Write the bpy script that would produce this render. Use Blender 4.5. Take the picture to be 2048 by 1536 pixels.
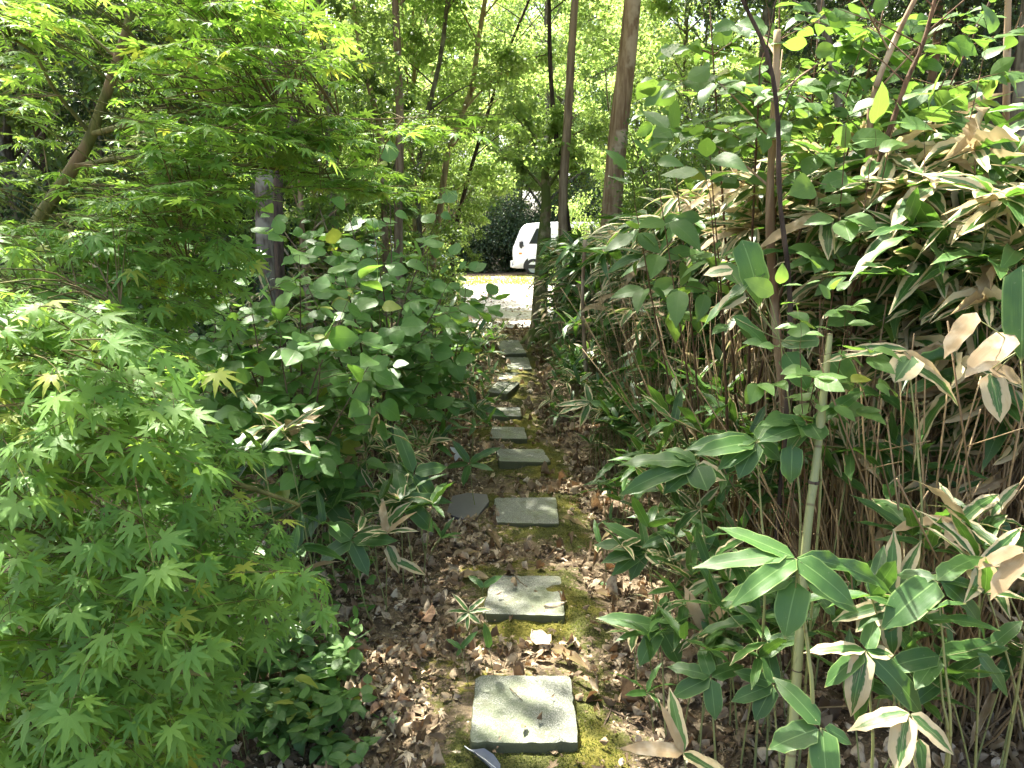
import bpy, math, random
import numpy as np
from mathutils import Vector

for o in list(bpy.data.objects): bpy.data.objects.remove(o)
SC = bpy.context.scene
COL = SC.collection
R = math.radians
rs = np.random.RandomState(7)
random.seed(7)

# ------------------------------------------------------------------ camera
CAM_H = 1.5
PITCH = R(11.45)
F = 1462.0                                  # focal length in pixels of the 2048 px wide photograph
cam = bpy.data.cameras.new('camera')
cam.sensor_width = 36.0
cam.lens = 36.0 * F / 2048.0
cam.clip_start = 0.05
cam.clip_end = 1500.0
camo = bpy.data.objects.new('camera', cam)
COL.objects.link(camo)
camo.location = (0, 0, CAM_H)
camo.rotation_euler = (R(90) - PITCH, 0, 0)
SC.camera = camo

# ------------------------------------------------------------------ sky and sun
SUN_EL, SUN_AZ = R(60), R(-32)              # azimuth from +Y towards +X
w = bpy.data.worlds.new('World'); SC.world = w; w.use_nodes = True
wn = w.node_tree; bg = wn.nodes['Background']
sky = wn.nodes.new('ShaderNodeTexSky'); sky.sky_type = 'NISHITA'; sky.sun_disc = False; sky.dust_density = 5.0; sky.ozone_density = 0.3; sky.air_density = 0.65
sky.sun_elevation = SUN_EL; sky.sun_rotation = SUN_AZ % (2*math.pi)
wn.links.new(sky.outputs[0], bg.inputs[0]); bg.inputs[1].default_value = 0.14
sun = bpy.data.lights.new('sun', 'SUN'); sun.energy = 5.0; sun.angle = R(0.55); sun.color = (1.0, 0.95, 0.86)
suno = bpy.data.objects.new('sun', sun); COL.objects.link(suno)
SDIR = Vector((math.sin(SUN_AZ)*math.cos(SUN_EL), math.cos(SUN_AZ)*math.cos(SUN_EL), math.sin(SUN_EL)))
suno.rotation_euler = SDIR.to_track_quat('Z', 'Y').to_euler()
suno.location = SDIR*50
SC.view_settings.view_transform = 'Standard'
SC.view_settings.look = 'None'
SC.view_settings.gamma = 1.0
SC.view_settings.exposure = 2.65
SC.render.engine = 'CYCLES'
SC.cycles.max_bounces = 8
SC.cycles.diffuse_bounces = 4
SC.cycles.glossy_bounces = 2
SC.cycles.transmission_bounces = 5
SC.cycles.sample_clamp_indirect = 6.0

# ------------------------------------------------------------------ helpers
def at(px, py, depth):
    """world point seen at photograph pixel (px,py) at an optical depth in metres"""
    u = (px-1024)/F; v = -(py-768)/F
    return np.array([u*depth,
                     depth*(math.cos(PITCH) + v*math.sin(PITCH)),
                     CAM_H + depth*(-math.sin(PITCH) + v*math.cos(PITCH))])
def on_ground(px, py, z=0.0):
    u = (px-1024)/F; v = -(py-768)/F
    dz = -math.sin(PITCH)+v*math.cos(PITCH)
    d = (z-CAM_H)/dz
    return at(px, py, d)
def nrm(a):
    a = np.asarray(a, float)
    return a/np.maximum(np.linalg.norm(a, axis=-1, keepdims=True), 1e-9)

def gz(x, y):
    """height of the forest floor"""
    x = np.asarray(x, float); y = np.asarray(y, float)
    z = 0.018*np.sin(x*2.3+1)*np.cos(y*1.7) + 0.010*np.sin(x*6.1+y*4.3) + 0.006*np.sin(x*13.7-y*11.9+2)
    z = z + 0.004*np.sin(x*31+y*17)*np.sin(y*29-x*13)
    side = np.clip((np.abs(x)-0.75)/2.5, 0, 1)
    z = z + 0.10*side*side
    fade = np.clip((14-y)/4, 0, 1)*np.clip((30-np.abs(x))/10, 0, 1)
    return z*fade - 0.004*(1-fade)

class Geo:
    def __init__(s):
        s.V=[]; s.F=[]; s.UV=[]; s.A={}; s.n=0
    def raw(s, V, Fc, UV=None, **att):
        V=np.asarray(V,float); Fc=np.asarray(Fc,int)
        if UV is None: UV=np.zeros((len(V),2))
        s.V.append(V); s.F.append(Fc+s.n); s.UV.append(np.asarray(UV,float))
        for k in ('rnd','var','dry'):
            a=att.get(k,0.0)
            a=np.full(len(V),a,float) if np.isscalar(a) else np.asarray(a,float)
            s.A.setdefault(k,[]).append(a)
        s.n+=len(V)
    def inst(s, tm, P, Y, Z, S, W=None, rnd=None, var=None, dry=None):
        """k copies of a template at P, Y = long axis, Z = normal, S = length scale, W = width scale"""
        P=np.asarray(P,float); k=len(P)
        if k==0: return
        Y=nrm(Y); X=nrm(np.cross(Y,Z)); Z=np.cross(X,Y)
        S=np.broadcast_to(np.asarray(S,float),(k,)); W=S if W is None else np.broadcast_to(np.asarray(W,float),(k,))
        V0,F0,U0=tm[:3]; n=len(V0)
        if len(tm)>3: W=np.asarray(W,float)/tm[3]
        V=(P[:,None,:]+V0[None,:,0,None]*X[:,None,:]*W[:,None,None]
           +V0[None,:,1,None]*Y[:,None,:]*S[:,None,None]+V0[None,:,2,None]*Z[:,None,:]*S[:,None,None])
        Fc=F0[None]+(np.arange(k)*n)[:,None,None]
        def ex(a):
            if a is None: return 0.0
            return np.repeat(np.broadcast_to(np.asarray(a,float),(k,)),n)
        s.raw(V.reshape(-1,3),Fc.reshape(-1,3),np.tile(U0,(k,1)),rnd=ex(rnd),var=ex(var),dry=ex(dry))
    def tube(s, pts, rad, sides=6, rnd=0.0, cap=True, dry=0.0):
        pts=np.asarray(pts,float); m=len(pts)
        rad=np.broadcast_to(np.asarray(rad,float),(m,)) if np.isscalar(rad) or len(np.atleast_1d(rad))!=m else np.asarray(rad,float)
        T=np.gradient(pts,axis=0); T=nrm(T)
        ref=np.array([0.31,0.87,0.13]) if abs(T[0][1])<0.8 else np.array([0.9,0.1,0.2])
        A=nrm(np.cross(T,ref)); B=np.cross(T,A)
        th=np.linspace(0,2*math.pi,sides,endpoint=False)
        V=(pts[:,None,:]+rad[:,None,None]*(np.cos(th)[None,:,None]*A[:,None,:]+np.sin(th)[None,:,None]*B[:,None,:])).reshape(-1,3)
        L=np.concatenate([[0],np.cumsum(np.linalg.norm(np.diff(pts,axis=0),axis=1))])
        UV=np.stack([np.tile(th/(2*math.pi),m),np.repeat(L,sides)],1)
        i=np.arange(m-1)[:,None]*sides; j=np.arange(sides)[None]; jn=(j+1)%sides
        a=(i+j).ravel(); b=(i+jn).ravel(); c=(i+sides+jn).ravel(); d=(i+sides+j).ravel()
        Fc=np.concatenate([np.stack([a,b,c],1),np.stack([a,c,d],1)])
        if cap:
            e=(m-1)*sides
            Fc=np.concatenate([Fc,[[e,e+q,e+q+1] for q in range(1,sides-1)]])
        s.raw(V,Fc,UV,rnd=rnd,dry=dry)
    def build(s, name, mat, parent=None, smooth=True):
        V=np.concatenate(s.V); Fc=np.concatenate(s.F); UV=np.concatenate(s.UV)
        me=bpy.data.meshes.new(name)
        me.vertices.add(len(V)); me.vertices.foreach_set('co',V.ravel())
        me.loops.add(len(Fc)*3); me.loops.foreach_set('vertex_index',Fc.ravel().astype(np.int32))
        me.polygons.add(len(Fc)); me.polygons.foreach_set('loop_start',(np.arange(len(Fc))*3).astype(np.int32))
        try: me.polygons.foreach_set('loop_total',np.full(len(Fc),3,np.int32))
        except Exception: pass
        uvl=me.uv_layers.new(name='UVMap'); uvl.data.foreach_set('uv',UV[Fc.ravel()].ravel())
        for k,a in s.A.items():
            at_=me.attributes.new(k,'FLOAT','POINT'); at_.data.foreach_set('value',np.concatenate(a))
        me.update(calc_edges=True)
        me.polygons.foreach_set('use_smooth',np.full(len(Fc),smooth))
        me.materials.append(mat)
        o=bpy.data.objects.new(name,me); COL.objects.link(o)
        if parent: o.parent=parent
        return o

def tag(o,label=None,cat=None,group=None,kind=None):
    if label: o['label']=label
    if cat: o['category']=cat
    if group: o['group']=group
    if kind: o['kind']=kind
    return o
def empty(name,loc=(0,0,0),rz=0.0):
    o=bpy.data.objects.new(name,None); COL.objects.link(o); o.location=loc; o.rotation_euler=(0,0,rz)
    o.empty_display_size=0.1
    return o
def copy_tree(root):
    r=root.copy(); COL.objects.link(r)
    for ch in list(root.children):
        c=ch.copy(); COL.objects.link(c); c.parent=r
        for g in list(ch.children):
            d=g.copy(); COL.objects.link(d); d.parent=c
    return r
def spline(P,n=24):
    """Catmull-Rom through the points"""
    P=np.asarray(P,float); P=np.concatenate([[2*P[0]-P[1]],P,[2*P[-1]-P[-2]]])
    m=len(P)-3; out=[]
    for t in np.linspace(0,m-1e-6,n):
        i=int(t); f=t-i; a,b,c,d=P[i:i+4]
        out.append(0.5*((2*b)+(-a+c)*f+(2*a-5*b+4*c-d)*f*f+(-a+3*b-3*c+d)*f**3))
    return np.array(out)

# ------------------------------------------------------------------ materials
def mat_new(name):
    m=bpy.data.materials.new(name); m.use_nodes=True; nt=m.node_tree; nt.nodes.clear()
    out=nt.nodes.new('ShaderNodeOutputMaterial')
    return m,nt,out
class NT:
    def __init__(s,nt): s.nt=nt
    def n(s,t,**k):
        nd=s.nt.nodes.new(t)
        for a,b in k.items(): setattr(nd,a,b)
        return nd
    def l(s,a,b): s.nt.links.new(a,b)
    def put(s,inp,v):
        if hasattr(v,'is_linked') or isinstance(v,bpy.types.NodeSocket): s.l(v,inp)
        else: inp.default_value=v
    def math(s,op,a,b=0.0,c=None,clamp=False):
        nd=s.n('ShaderNodeMath',operation=op,use_clamp=clamp)
        s.put(nd.inputs[0],a); s.put(nd.inputs[1],b)
        if c is not None: s.put(nd.inputs[2],c)
        return nd.outputs[0]
    def mix(s,f,a,b,blend='MIX'):
        nd=s.n('ShaderNodeMix',data_type='RGBA',blend_type=blend)
        s.put(nd.inputs[0],f)
        for i,v in ((6,a),(7,b)):
            if isinstance(v,tuple): nd.inputs[i].default_value=(*v[:3],1)
            else: s.l(v,nd.inputs[i])
        return nd.outputs[2]
    def noise(s,scale,detail=3,vec=None,rough=0.55,dist=0.0):
        nd=s.n('ShaderNodeTexNoise'); nd.inputs['Scale'].default_value=scale; nd.inputs['Detail'].default_value=detail
        nd.inputs['Roughness'].default_value=rough; nd.inputs['Distortion'].default_value=dist
        if vec is not None: s.l(vec,nd.inputs['Vector'])
        return nd.outputs[0]
    def ramp(s,f,stops):
        nd=s.n('ShaderNodeValToRGB'); e=nd.color_ramp.elements
        while len(e)<len(stops): e.new(0.5)
        for q,(p,c) in zip(e,stops):
            q.position=p; q.color=(*c,1) if len(c)==3 else c
        s.l(f,nd.inputs[0]); return nd.outputs[0]
    def sstep(s,v,a,b):
        nd=s.n('ShaderNodeMapRange',interpolation_type='SMOOTHSTEP')
        s.put(nd.inputs[0],v); nd.inputs[1].default_value=a; nd.inputs[2].default_value=b
        return nd.outputs[0]
    def attr(s,name): return s.n('ShaderNodeAttribute',attribute_name=name).outputs['Fac']
    def pos(s): return s.n('ShaderNodeNewGeometry').outputs['Position']
    def obj(s): return s.n('ShaderNodeTexCoord').outputs['Object']
    def bump(s,h,strength=0.4,dist=0.01):
        nd=s.n('ShaderNodeBump'); nd.inputs['Strength'].default_value=strength; nd.inputs['Distance'].default_value=dist
        s.l(h,nd.inputs['Height']); return nd.outputs[0]
    def principled(s,col,rough=0.6,spec=0.5,normal=None,metal=0.0):
        p=s.n('ShaderNodeBsdfPrincipled'); s.put(p.inputs['Base Color'],col if not isinstance(col,tuple) else (*col[:3],1))
        s.put(p.inputs['Roughness'],rough); p.inputs['Specular IOR Level'].default_value=spec; p.inputs['Metallic'].default_value=metal
        if normal is not None: s.l(normal,p.inputs['Normal'])
        return p

def leaf_surface(N,out,col,tcol,trans,rough,spec,normal=None):
    p=N.principled(col,rough,spec,normal)
    t=N.n('ShaderNodeBsdfTranslucent'); N.put(t.inputs[0],tcol if not isinstance(tcol,tuple) else (*tcol,1))
    m=N.n('ShaderNodeMixShader'); N.put(m.inputs[0],trans); N.l(p.outputs[0],m.inputs[1]); N.l(t.outputs[0],m.inputs[2])
    N.l(m.outputs[0],out.inputs[0])

def broad_leaf(name,dark,light,tdark,tlight,trans=0.45,rough=0.5,spec=0.35,yellow=(0.35,0.36,0.05),yf=0.04,veins=6.0,vein=0.35):
    m,nt,out=mat_new(name); N=NT(nt)
    rnd=N.attr('rnd'); uv=N.n('ShaderNodeUVMap').outputs[0]
    sp=N.n('ShaderNodeSeparateXYZ'); N.l(uv,sp.inputs[0]); u,v=sp.outputs[0],sp.outputs[1]
    au=N.math('ABSOLUTE',u)
    big=N.noise(1.7,2,N.pos())
    f=N.math('ADD',N.math('MULTIPLY',rnd,0.7),N.math('MULTIPLY',N.math('SUBTRACT',big,0.5),0.9),clamp=True)
    col=N.mix(f,dark,light); tc=N.mix(f,tdark,tlight)
    isy=N.math('GREATER_THAN',rnd,1.0-yf)
    col=N.mix(N.math('MULTIPLY',isy,0.7),col,yellow); tc=N.mix(N.math('MULTIPLY',isy,0.7),tc,(yellow[0]*1.3,yellow[1]*1.3,yellow[2]))
    # midrib and side veins
    mid=N.math('SUBTRACT',1.0,N.sstep(au,0.02,0.07))
    ph=N.math('SUBTRACT',N.math('MULTIPLY',v,veins),N.math('MULTIPLY',au,1.6))
    sv=N.math('PINGPONG',ph,0.5); sv=N.math('SUBTRACT',1.0,N.sstep(sv,0.0,0.10))
    vn=N.math('MAXIMUM',mid,N.math('MULTIPLY',sv,0.5))
    col=N.mix(N.math('MULTIPLY',vn,vein),col,(light[0]*1.5,light[1]*1.3,light[2]*1.4))
    nb=N.bump(N.math('ADD',N.math('MULTIPLY',vn,-1.0),N.noise(120,2,N.pos())),0.25,0.002)
    # the paler underside
    bf=N.n('ShaderNodeNewGeometry').outputs['Backfacing']
    col=N.mix(N.math('MULTIPLY',bf,0.35),col,(light[0]*1.3+.02,light[1]*1.15,light[2]*1.3+.02))
    leaf_surface(N,out,col,tc,trans,rough,spec,nb)
    return m

M={}
M['maple']=broad_leaf('maple_leaf',(0.085,0.195,0.035),(0.190,0.335,0.065),(0.22,0.42,0.04),(0.42,0.60,0.09),0.46,0.5,0.3,veins=2,vein=0.3,yf=0.03)
M['ovate']=broad_leaf('shrub_leaf',(0.065,0.160,0.035),(0.135,0.265,0.060),(0.16,0.34,0.04),(0.30,0.48,0.07),0.38,0.45,0.4,veins=7,vein=0.4,yf=0.03)
M['bright']=broad_leaf('bright_leaf',(0.062,0.130,0.035),(0.125,0.220,0.058),(0.15,0.30,0.035),(0.28,0.42,0.06),0.40,0.45,0.35,veins=7,vein=0.35,yf=0.02)
M['sunny']=broad_leaf('canopy_leaf',(0.095,0.175,0.045),(0.200,0.300,0.085),(0.31,0.47,0.09),(0.52,0.65,0.19),0.50,0.5,0.3,veins=5,vein=0.2,yf=0.04,yellow=(0.42,0.40,0.08))
M['mid']=broad_leaf('woodland_leaf',(0.060,0.115,0.032),(0.125,0.200,0.055),(0.19,0.31,0.045),(0.34,0.47,0.08),0.42,0.45,0.4,veins=5,vein=0.2,yf=0.03)
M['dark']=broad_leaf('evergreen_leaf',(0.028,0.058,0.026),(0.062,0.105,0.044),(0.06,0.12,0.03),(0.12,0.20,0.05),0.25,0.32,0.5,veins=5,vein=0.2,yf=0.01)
M['weed']=broad_leaf('weed_leaf',(0.070,0.150,0.040),(0.135,0.235,0.065),(0.15,0.31,0.045),(0.25,0.40,0.07),0.38,0.42,0.4,veins=4,vein=0.45,yf=0.06)

def sasa_mat():
    m,nt,out=mat_new('bamboo_leaf'); N=NT(nt)
    rnd,var,dry=N.attr('rnd'),N.attr('var'),N.attr('dry')
    uv=N.n('ShaderNodeUVMap').outputs[0]; sp=N.n('ShaderNodeSeparateXYZ'); N.l(uv,sp.inputs[0]); u,v=sp.outputs[0],sp.outputs[1]
    au=N.math('ABSOLUTE',u)
    st=N.n('ShaderNodeCombineXYZ'); N.l(N.math('MULTIPLY',u,26.0),st.inputs[0]); N.l(N.math('MULTIPLY',v,3.0),st.inputs[1]); N.l(N.math('MULTIPLY',rnd,37.0),st.inputs[2])
    streak=N.noise(1.0,3,st.outputs[0],0.6)
    bl=N.noise(22,3,N.pos())
    bd=N.math('ADD',N.math('MULTIPLY',N.math('SUBTRACT',streak,0.5),0.35),N.math('MULTIPLY',N.math('SUBTRACT',bl,0.5),0.9))
    green=N.mix(N.math('MULTIPLY',rnd,0.9,clamp=True),(0.018,0.056,0.013),(0.058,0.135,0.028))
    green=N.mix(N.math('MULTIPLY',N.sstep(streak,0.45,0.75),0.35),green,(0.095,0.19,0.045))
    mid=N.math('SUBTRACT',1.0,N.sstep(au,0.015,0.06))
    green=N.mix(N.math('MULTIPLY',mid,0.6),green,(0.20,0.32,0.10))
    # thin yellow-green rim on the green leaves
    rim=N.sstep(au,0.88,0.97)
    green=N.mix(N.math('MULTIPLY',rim,0.7),green,(0.22,0.33,0.09))
    tip=N.math('MULTIPLY',N.sstep(v,0.93,1.0),0.8)
    green=N.mix(tip,green,(0.30,0.27,0.10))
    cream=N.mix(bl,(0.36,0.30,0.16),(0.54,0.47,0.29))
    cream=N.mix(N.math('MULTIPLY',N.sstep(bl,0.55,0.75),0.6),cream,(0.42,0.26,0.11))
    edge=N.math('ADD',N.math('ADD',au,bd),N.math('MULTIPLY',N.math('POWER',v,4.0),0.35))
    thr=N.math('SUBTRACT',1.12,N.math('MULTIPLY',var,0.72))
    em=N.n('ShaderNodeMapRange',interpolation_type='SMOOTHSTEP'); N.l(N.math('SUBTRACT',edge,thr),em.inputs[0]); em.inputs[1].default_value=-0.03; em.inputs[2].default_value=0.04
    emask=N.math('MULTIPLY',em.outputs[0],N.math('GREATER_THAN',var,0.05))
    col=N.mix(emask,green,cream)
    tan=N.mix(streak,(0.20,0.125,0.055),(0.42,0.32,0.18))
    tan=N.mix(N.sstep(bl,0.45,0.72),tan,(0.48,0.40,0.27))
    dm=N.sstep(N.math('ADD',dry,N.math('MULTIPLY',N.math('SUBTRACT',streak,0.5),0.8)),0.5,0.62)
    col=N.mix(dm,col,tan)
    spots=N.sstep(N.noise(160,1,N.pos()),0.72,0.78)
    col=N.mix(N.math('MULTIPLY',spots,0.35),col,(0.25,0.26,0.14))
    tc=N.mix(0.7,col,(0.20,0.42,0.04)); tc=N.mix(N.math('MAXIMUM',dm,emask),tc,(0.62,0.50,0.26))
    rough=N.math('ADD',0.42,N.math('MULTIPLY',N.math('MAXIMUM',dm,emask),0.3))
    nb=N.bump(streak,0.25,0.002)
    leaf_surface(N,out,col,tc,0.26,rough,0.4,nb)
    return m
M['sasa']=sasa_mat()

def bark(name,c1,c2,c3=None,scale=18.0,moss=0.0,stretch=0.22):
    m,nt,out=mat_new(name); N=NT(nt)
    mp=N.n('ShaderNodeMapping'); N.l(N.pos(),mp.inputs[0]); mp.inputs['Scale'].default_value=(1,1,stretch)
    a=N.noise(scale,5,mp.outputs[0],0.65,0.4); b=N.noise(4.0,3,N.pos())
    col=N.mix(N.sstep(a,0.35,0.65),c1,c2)
    if c3: col=N.mix(N.sstep(b,0.52,0.66),col,c3)
    if moss: col=N.mix(N.math('MULTIPLY',N.sstep(N.noise(7,4,N.pos()),0.62-moss*0.25,0.72-moss*0.2),0.85),col,(0.10,0.14,0.03))
    rn=N.attr('rnd'); col=N.mix(N.math('MULTIPLY',rn,0.4),col,(c1[0]*0.6,c1[1]*0.6,c1[2]*0.6))
    p=N.principled(col,0.85,0.2,N.bump(a,0.7,0.012)); N.l(p.outputs[0],out.inputs[0]); return m
M['bark_grey']=bark('grey_bark',(0.070,0.056,0.040),(0.17,0.145,0.11),(0.24,0.225,0.18),26)
M['bark_tan']=bark('tan_bark',(0.17,0.105,0.058),(0.37,0.27,0.165),(0.44,0.35,0.24),14,stretch=0.12)
M['bark_red']=bark('red_bark',(0.13,0.090,0.055),(0.30,0.225,0.15),None,16,stretch=0.12)
M['bark_dark']=bark('dark_bark',(0.028,0.020,0.015),(0.085,0.062,0.045),None,30)
M['bark_moss']=bark('mossy_bark',(0.14,0.10,0.060),(0.32,0.25,0.155),(0.36,0.31,0.20),22,moss=1.0)
M['maple_wood']=bark('maple_bark',(0.065,0.072,0.020),(0.15,0.145,0.045),(0.17,0.12,0.06),30)
M['stem_red']=bark('reddish_stem',(0.07,0.040,0.022),(0.17,0.10,0.055),None,40)
M['twig']=bark('twig_bark',(0.07,0.045,0.03),(0.20,0.15,0.10),None,40)

def cane_mat(name,c1,c2):
    m,nt,out=mat_new(name); N=NT(nt)
    rnd=N.attr('rnd'); uv=N.n('ShaderNodeUVMap').outputs[0]; sp=N.n('ShaderNodeSeparateXYZ'); N.l(uv,sp.inputs[0])
    node=N.math('PINGPONG',N.math('ADD',sp.outputs[1],N.math('MULTIPLY',rnd,3.0)),0.075); ring=N.math('SUBTRACT',1.0,N.sstep(node,0.0,0.006))
    mp=N.n('ShaderNodeMapping'); N.l(N.pos(),mp.inputs[0]); mp.inputs['Scale'].default_value=(1,1,0.15)
    a=N.noise(40,3,mp.outputs[0])
    col=N.mix(N.math('ADD',N.math('MULTIPLY',rnd,0.6),N.math('MULTIPLY',a,0.4)),c1,c2)
    col=N.mix(N.math('MULTIPLY',N.sstep(a,0.55,0.7),0.5),col,(c1[0]*0.5,c1[1]*0.45,c1[2]*0.4))
    col=N.mix(N.math('MULTIPLY',ring,0.7),col,(0.09,0.055,0.025))
    p=N.principled(col,0.55,0.4,N.bump(N.math('ADD',a,ring),0.3,0.003)); N.l(p.outputs[0],out.inputs[0]); return m
M['cane']=cane_mat('dry_cane',(0.11,0.070,0.032),(0.36,0.255,0.12))
M['culm']=cane_mat('green_culm',(0.13,0.17,0.05),(0.27,0.27,0.10))
M['culm_big']=cane_mat('thick_green_culm',(0.15,0.175,0.07),(0.25,0.26,0.11))

def litter_mat():
    m,nt,out=mat_new('dead_leaf'); N=NT(nt)
    rnd=N.attr('rnd'); b=N.noise(60,3,N.pos())
    col=N.ramp(rnd,[(0.0,(0.10,0.072,0.040)),(0.25,(0.21,0.152,0.088)),(0.5,(0.33,0.25,0.152)),(0.75,(0.45,0.36,0.23)),(0.93,(0.56,0.47,0.33)),(0.985,(0.60,0.52,0.38)),(1.0,(0.42,0.17,0.06))])
    col=N.mix(N.math('MULTIPLY',N.sstep(b,0.45,0.7),0.6),col,(0.09,0.055,0.035))
    uv=N.n('ShaderNodeUVMap').outputs[0]; sp=N.n('ShaderNodeSeparateXYZ'); N.l(uv,sp.inputs[0])
    mid=N.math('SUBTRACT',1.0,N.sstep(N.math('ABSOLUTE',sp.outputs[0]),0.02,0.08))
    col=N.mix(N.math('MULTIPLY',mid,0.4),col,(0.12,0.08,0.05))
    leaf_surface(N,out,col,(0.35,0.18,0.07),0.12,0.7,0.25,N.bump(b,0.4,0.003)); return m
M['litter']=litter_mat()

def slab_mat():
    m,nt,out=mat_new('granite_slab'); N=NT(nt)
    P=N.pos(); sp1=N.noise(190,2,P,0.7); sp2=N.noise(420,1,P); big=N.noise(5,4,P); st=N.noise(14,4,P)
    col=N.mix(N.sstep(sp1,0.35,0.65),(0.085,0.093,0.070),(0.195,0.203,0.160))
    col=N.mix(N.sstep(sp2,0.60,0.68),col,(0.40,0.40,0.36))
    col=N.mix(N.math('MULTIPLY',N.math('SUBTRACT',1.0,N.sstep(sp2,0.30,0.38)),0.8),col,(0.05,0.055,0.05))
    col=N.mix(N.math('MULTIPLY',N.sstep(big,0.45,0.65),0.5),col,(0.17,0.20,0.10))
    col=N.mix(N.math('MULTIPLY',N.sstep(st,0.54,0.66),0.55),col,(0.10,0.10,0.055)); lich=N.sstep(N.noise(33,3,P,0.7),0.60,0.66); col=N.mix(N.math('MULTIPLY',lich,0.45),col,(0.36,0.37,0.27))
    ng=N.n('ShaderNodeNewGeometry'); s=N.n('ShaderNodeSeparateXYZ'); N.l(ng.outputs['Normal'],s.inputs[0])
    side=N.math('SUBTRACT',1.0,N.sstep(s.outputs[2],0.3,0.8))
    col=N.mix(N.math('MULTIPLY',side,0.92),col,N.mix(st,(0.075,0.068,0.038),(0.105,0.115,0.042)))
    p=N.principled(col,0.85,0.3,N.bump(N.math('ADD',sp1,N.math('MULTIPLY',st,1.5)),0.5,0.003)); N.l(p.outputs[0],out.inputs[0]); return m
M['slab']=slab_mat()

def floor_mat():
    m,nt,out=mat_new('forest_floor'); N=NT(nt)
    P=N.pos(); a=N.noise(9,5,P,0.65); b=N.noise(60,4,P,0.7); c=N.noise(3,3,P)
    soil=N.mix(N.sstep(a,0.35,0.65),(0.075,0.055,0.036),(0.19,0.145,0.092))
    soil=N.mix(N.sstep(b,0.52,0.7),soil,(0.33,0.265,0.17))
    moss=N.mix(N.sstep(N.noise(160,3,P,0.7),0.35,0.65),(0.040,0.045,0.014),(0.095,0.098,0.030))
    moss=N.mix(N.sstep(c,0.45,0.62),moss,(0.115,0.105,0.022))
    am=N.attr('moss')
    mask=N.sstep(N.math('ADD',am,N.math('MULTIPLY',N.math('SUBTRACT',N.noise(28,4,P,0.7),0.5),1.1)),0.42,0.62)
    col=N.mix(mask,soil,moss)
    v=N.n('ShaderNodeTexVoronoi'); v.inputs['Scale'].default_value=75; N.l(P,v.inputs[0])
    h=N.math('ADD',b,N.math('MULTIPLY',v.outputs[0],0.5))
    p=N.principled(col,0.95,0.1,N.bump(h,0.9,0.012)); N.l(p.outputs[0],out.inputs[0]); return m
M['floor']=floor_mat()
def gravel_mat():
    m,nt,out=mat_new('gravel'); N=NT(nt)
    P=N.pos(); v=N.n('ShaderNodeTexVoronoi'); v.inputs['Scale'].default_value=28; N.l(P,v.inputs[0])
    sc=N.n('ShaderNodeSeparateColor'); N.l(v.outputs['Color'],sc.inputs[0])
    col=N.mix(sc.outputs[0],(0.27,0.255,0.24),(0.52,0.50,0.48))
    col=N.mix(N.sstep(N.noise(1.2,4,P),0.54,0.68),col,(0.30,0.25,0.17))
    col=N.mix(N.math('MULTIPLY',N.sstep(N.noise(8,2,P),0.62,0.68),0.8),col,(0.14,0.10,0.07))
    p=N.principled(col,0.9,0.2,N.bump(v.outputs[0],0.8,0.02)); N.l(p.outputs[0],out.inputs[0]); return m
M['gravel']=gravel_mat()
def simple(name,col,rough=0.5,spec=0.5,noise=0.0,metal=0.0,nscale=20):
    m,nt,out=mat_new(name); N=NT(nt)
    c=N.mix(N.math('MULTIPLY',N.noise(nscale,4,N.pos()),noise),col,tuple(x*0.35 for x in col))
    p=N.principled(c,rough,spec,None,metal); N.l(p.outputs[0],out.inputs[0]); return m
M['van_white']=simple('white_paint',(0.80,0.81,0.82),0.25,0.5,0.08)
M['car_silver']=simple('silver_paint',(0.42,0.50,0.60),0.25,0.5,0.1,0.3)
M['glass']=simple('dark_glass',(0.02,0.025,0.028),0.05,0.8)
M['black']=simple('black_rubber',(0.02,0.02,0.02),0.6,0.4,0.3)
M['rim']=simple('wheel_metal',(0.45,0.45,0.46),0.35,0.5,0.1,0.8)
M['lamp']=simple('clear_lamp',(0.75,0.77,0.78),0.15,0.7)
M['amber']=simple('amber_lens',(0.7,0.25,0.03),0.2,0.6)
M['tile']=simple('dark_roof_tile',(0.13,0.12,0.125),0.45,0.4,0.5)
M['feather']=simple('grey_feather',(0.16,0.175,0.20),0.6,0.3,0.4,nscale=90)
M['white_petal']=simple('white_petal',(0.8,0.8,0.76),0.5,0.3,0.1)
def grass_mat(name,c1,c2):
    m,nt,out=mat_new(name); N=NT(nt); r=N.attr('rnd'); col=N.mix(r,c1,c2)
    leaf_surface(N,out,col,N.mix(0.5,col,(0.4,0.5,0.05)),0.35,0.5,0.35); return m
M['grass']=grass_mat('grass_blade',(0.045,0.13,0.03),(0.10,0.22,0.045))
M['moss']=grass_mat('moss_tuft',(0.045,0.056,0.014),(0.125,0.128,0.034))
M['lawn']=grass_mat('lawn_blade',(0.15,0.19,0.04),(0.33,0.32,0.10))

# ------------------------------------------------------------------ leaf templates: (verts, tris, uv)
def strip(profile, nx=2, fold=0.25, arch=0.25, curl=0.0, twist=0.0, wav=0.0):
    """profile: list of (v, halfwidth). length 1 along Y."""
    us=np.linspace(-1,1,2*nx+1) if nx>0 else np.array([-1,1]); k=len(us)
    V=[];UV=[]
    for (v,hw) in profile:
        bend=-arch*v*v
        for u in us:
            x=u*hw; z=bend+abs(x)*fold+wav*hw*math.sin(v*17+u*2.0)*abs(u)
            if curl: z+=curl*(u*u)*hw*2
            if twist:
                a=twist*v; x,z0=x*math.cos(a)-(z-bend)*math.sin(a),x*math.sin(a)+(z-bend)*math.cos(a); z=bend+z0
            V.append((x,v*(1-0.25*arch*v),z)); UV.append((u,v))
    Fc=[]
    for i in range(len(profile)-1):
        for j in range(k-1):
            a=i*k+j; Fc+=[(a,a+1,a+k+1),(a,a+k+1,a+k)]
    return np.array(V),np.array(Fc),np.array(UV)
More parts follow.
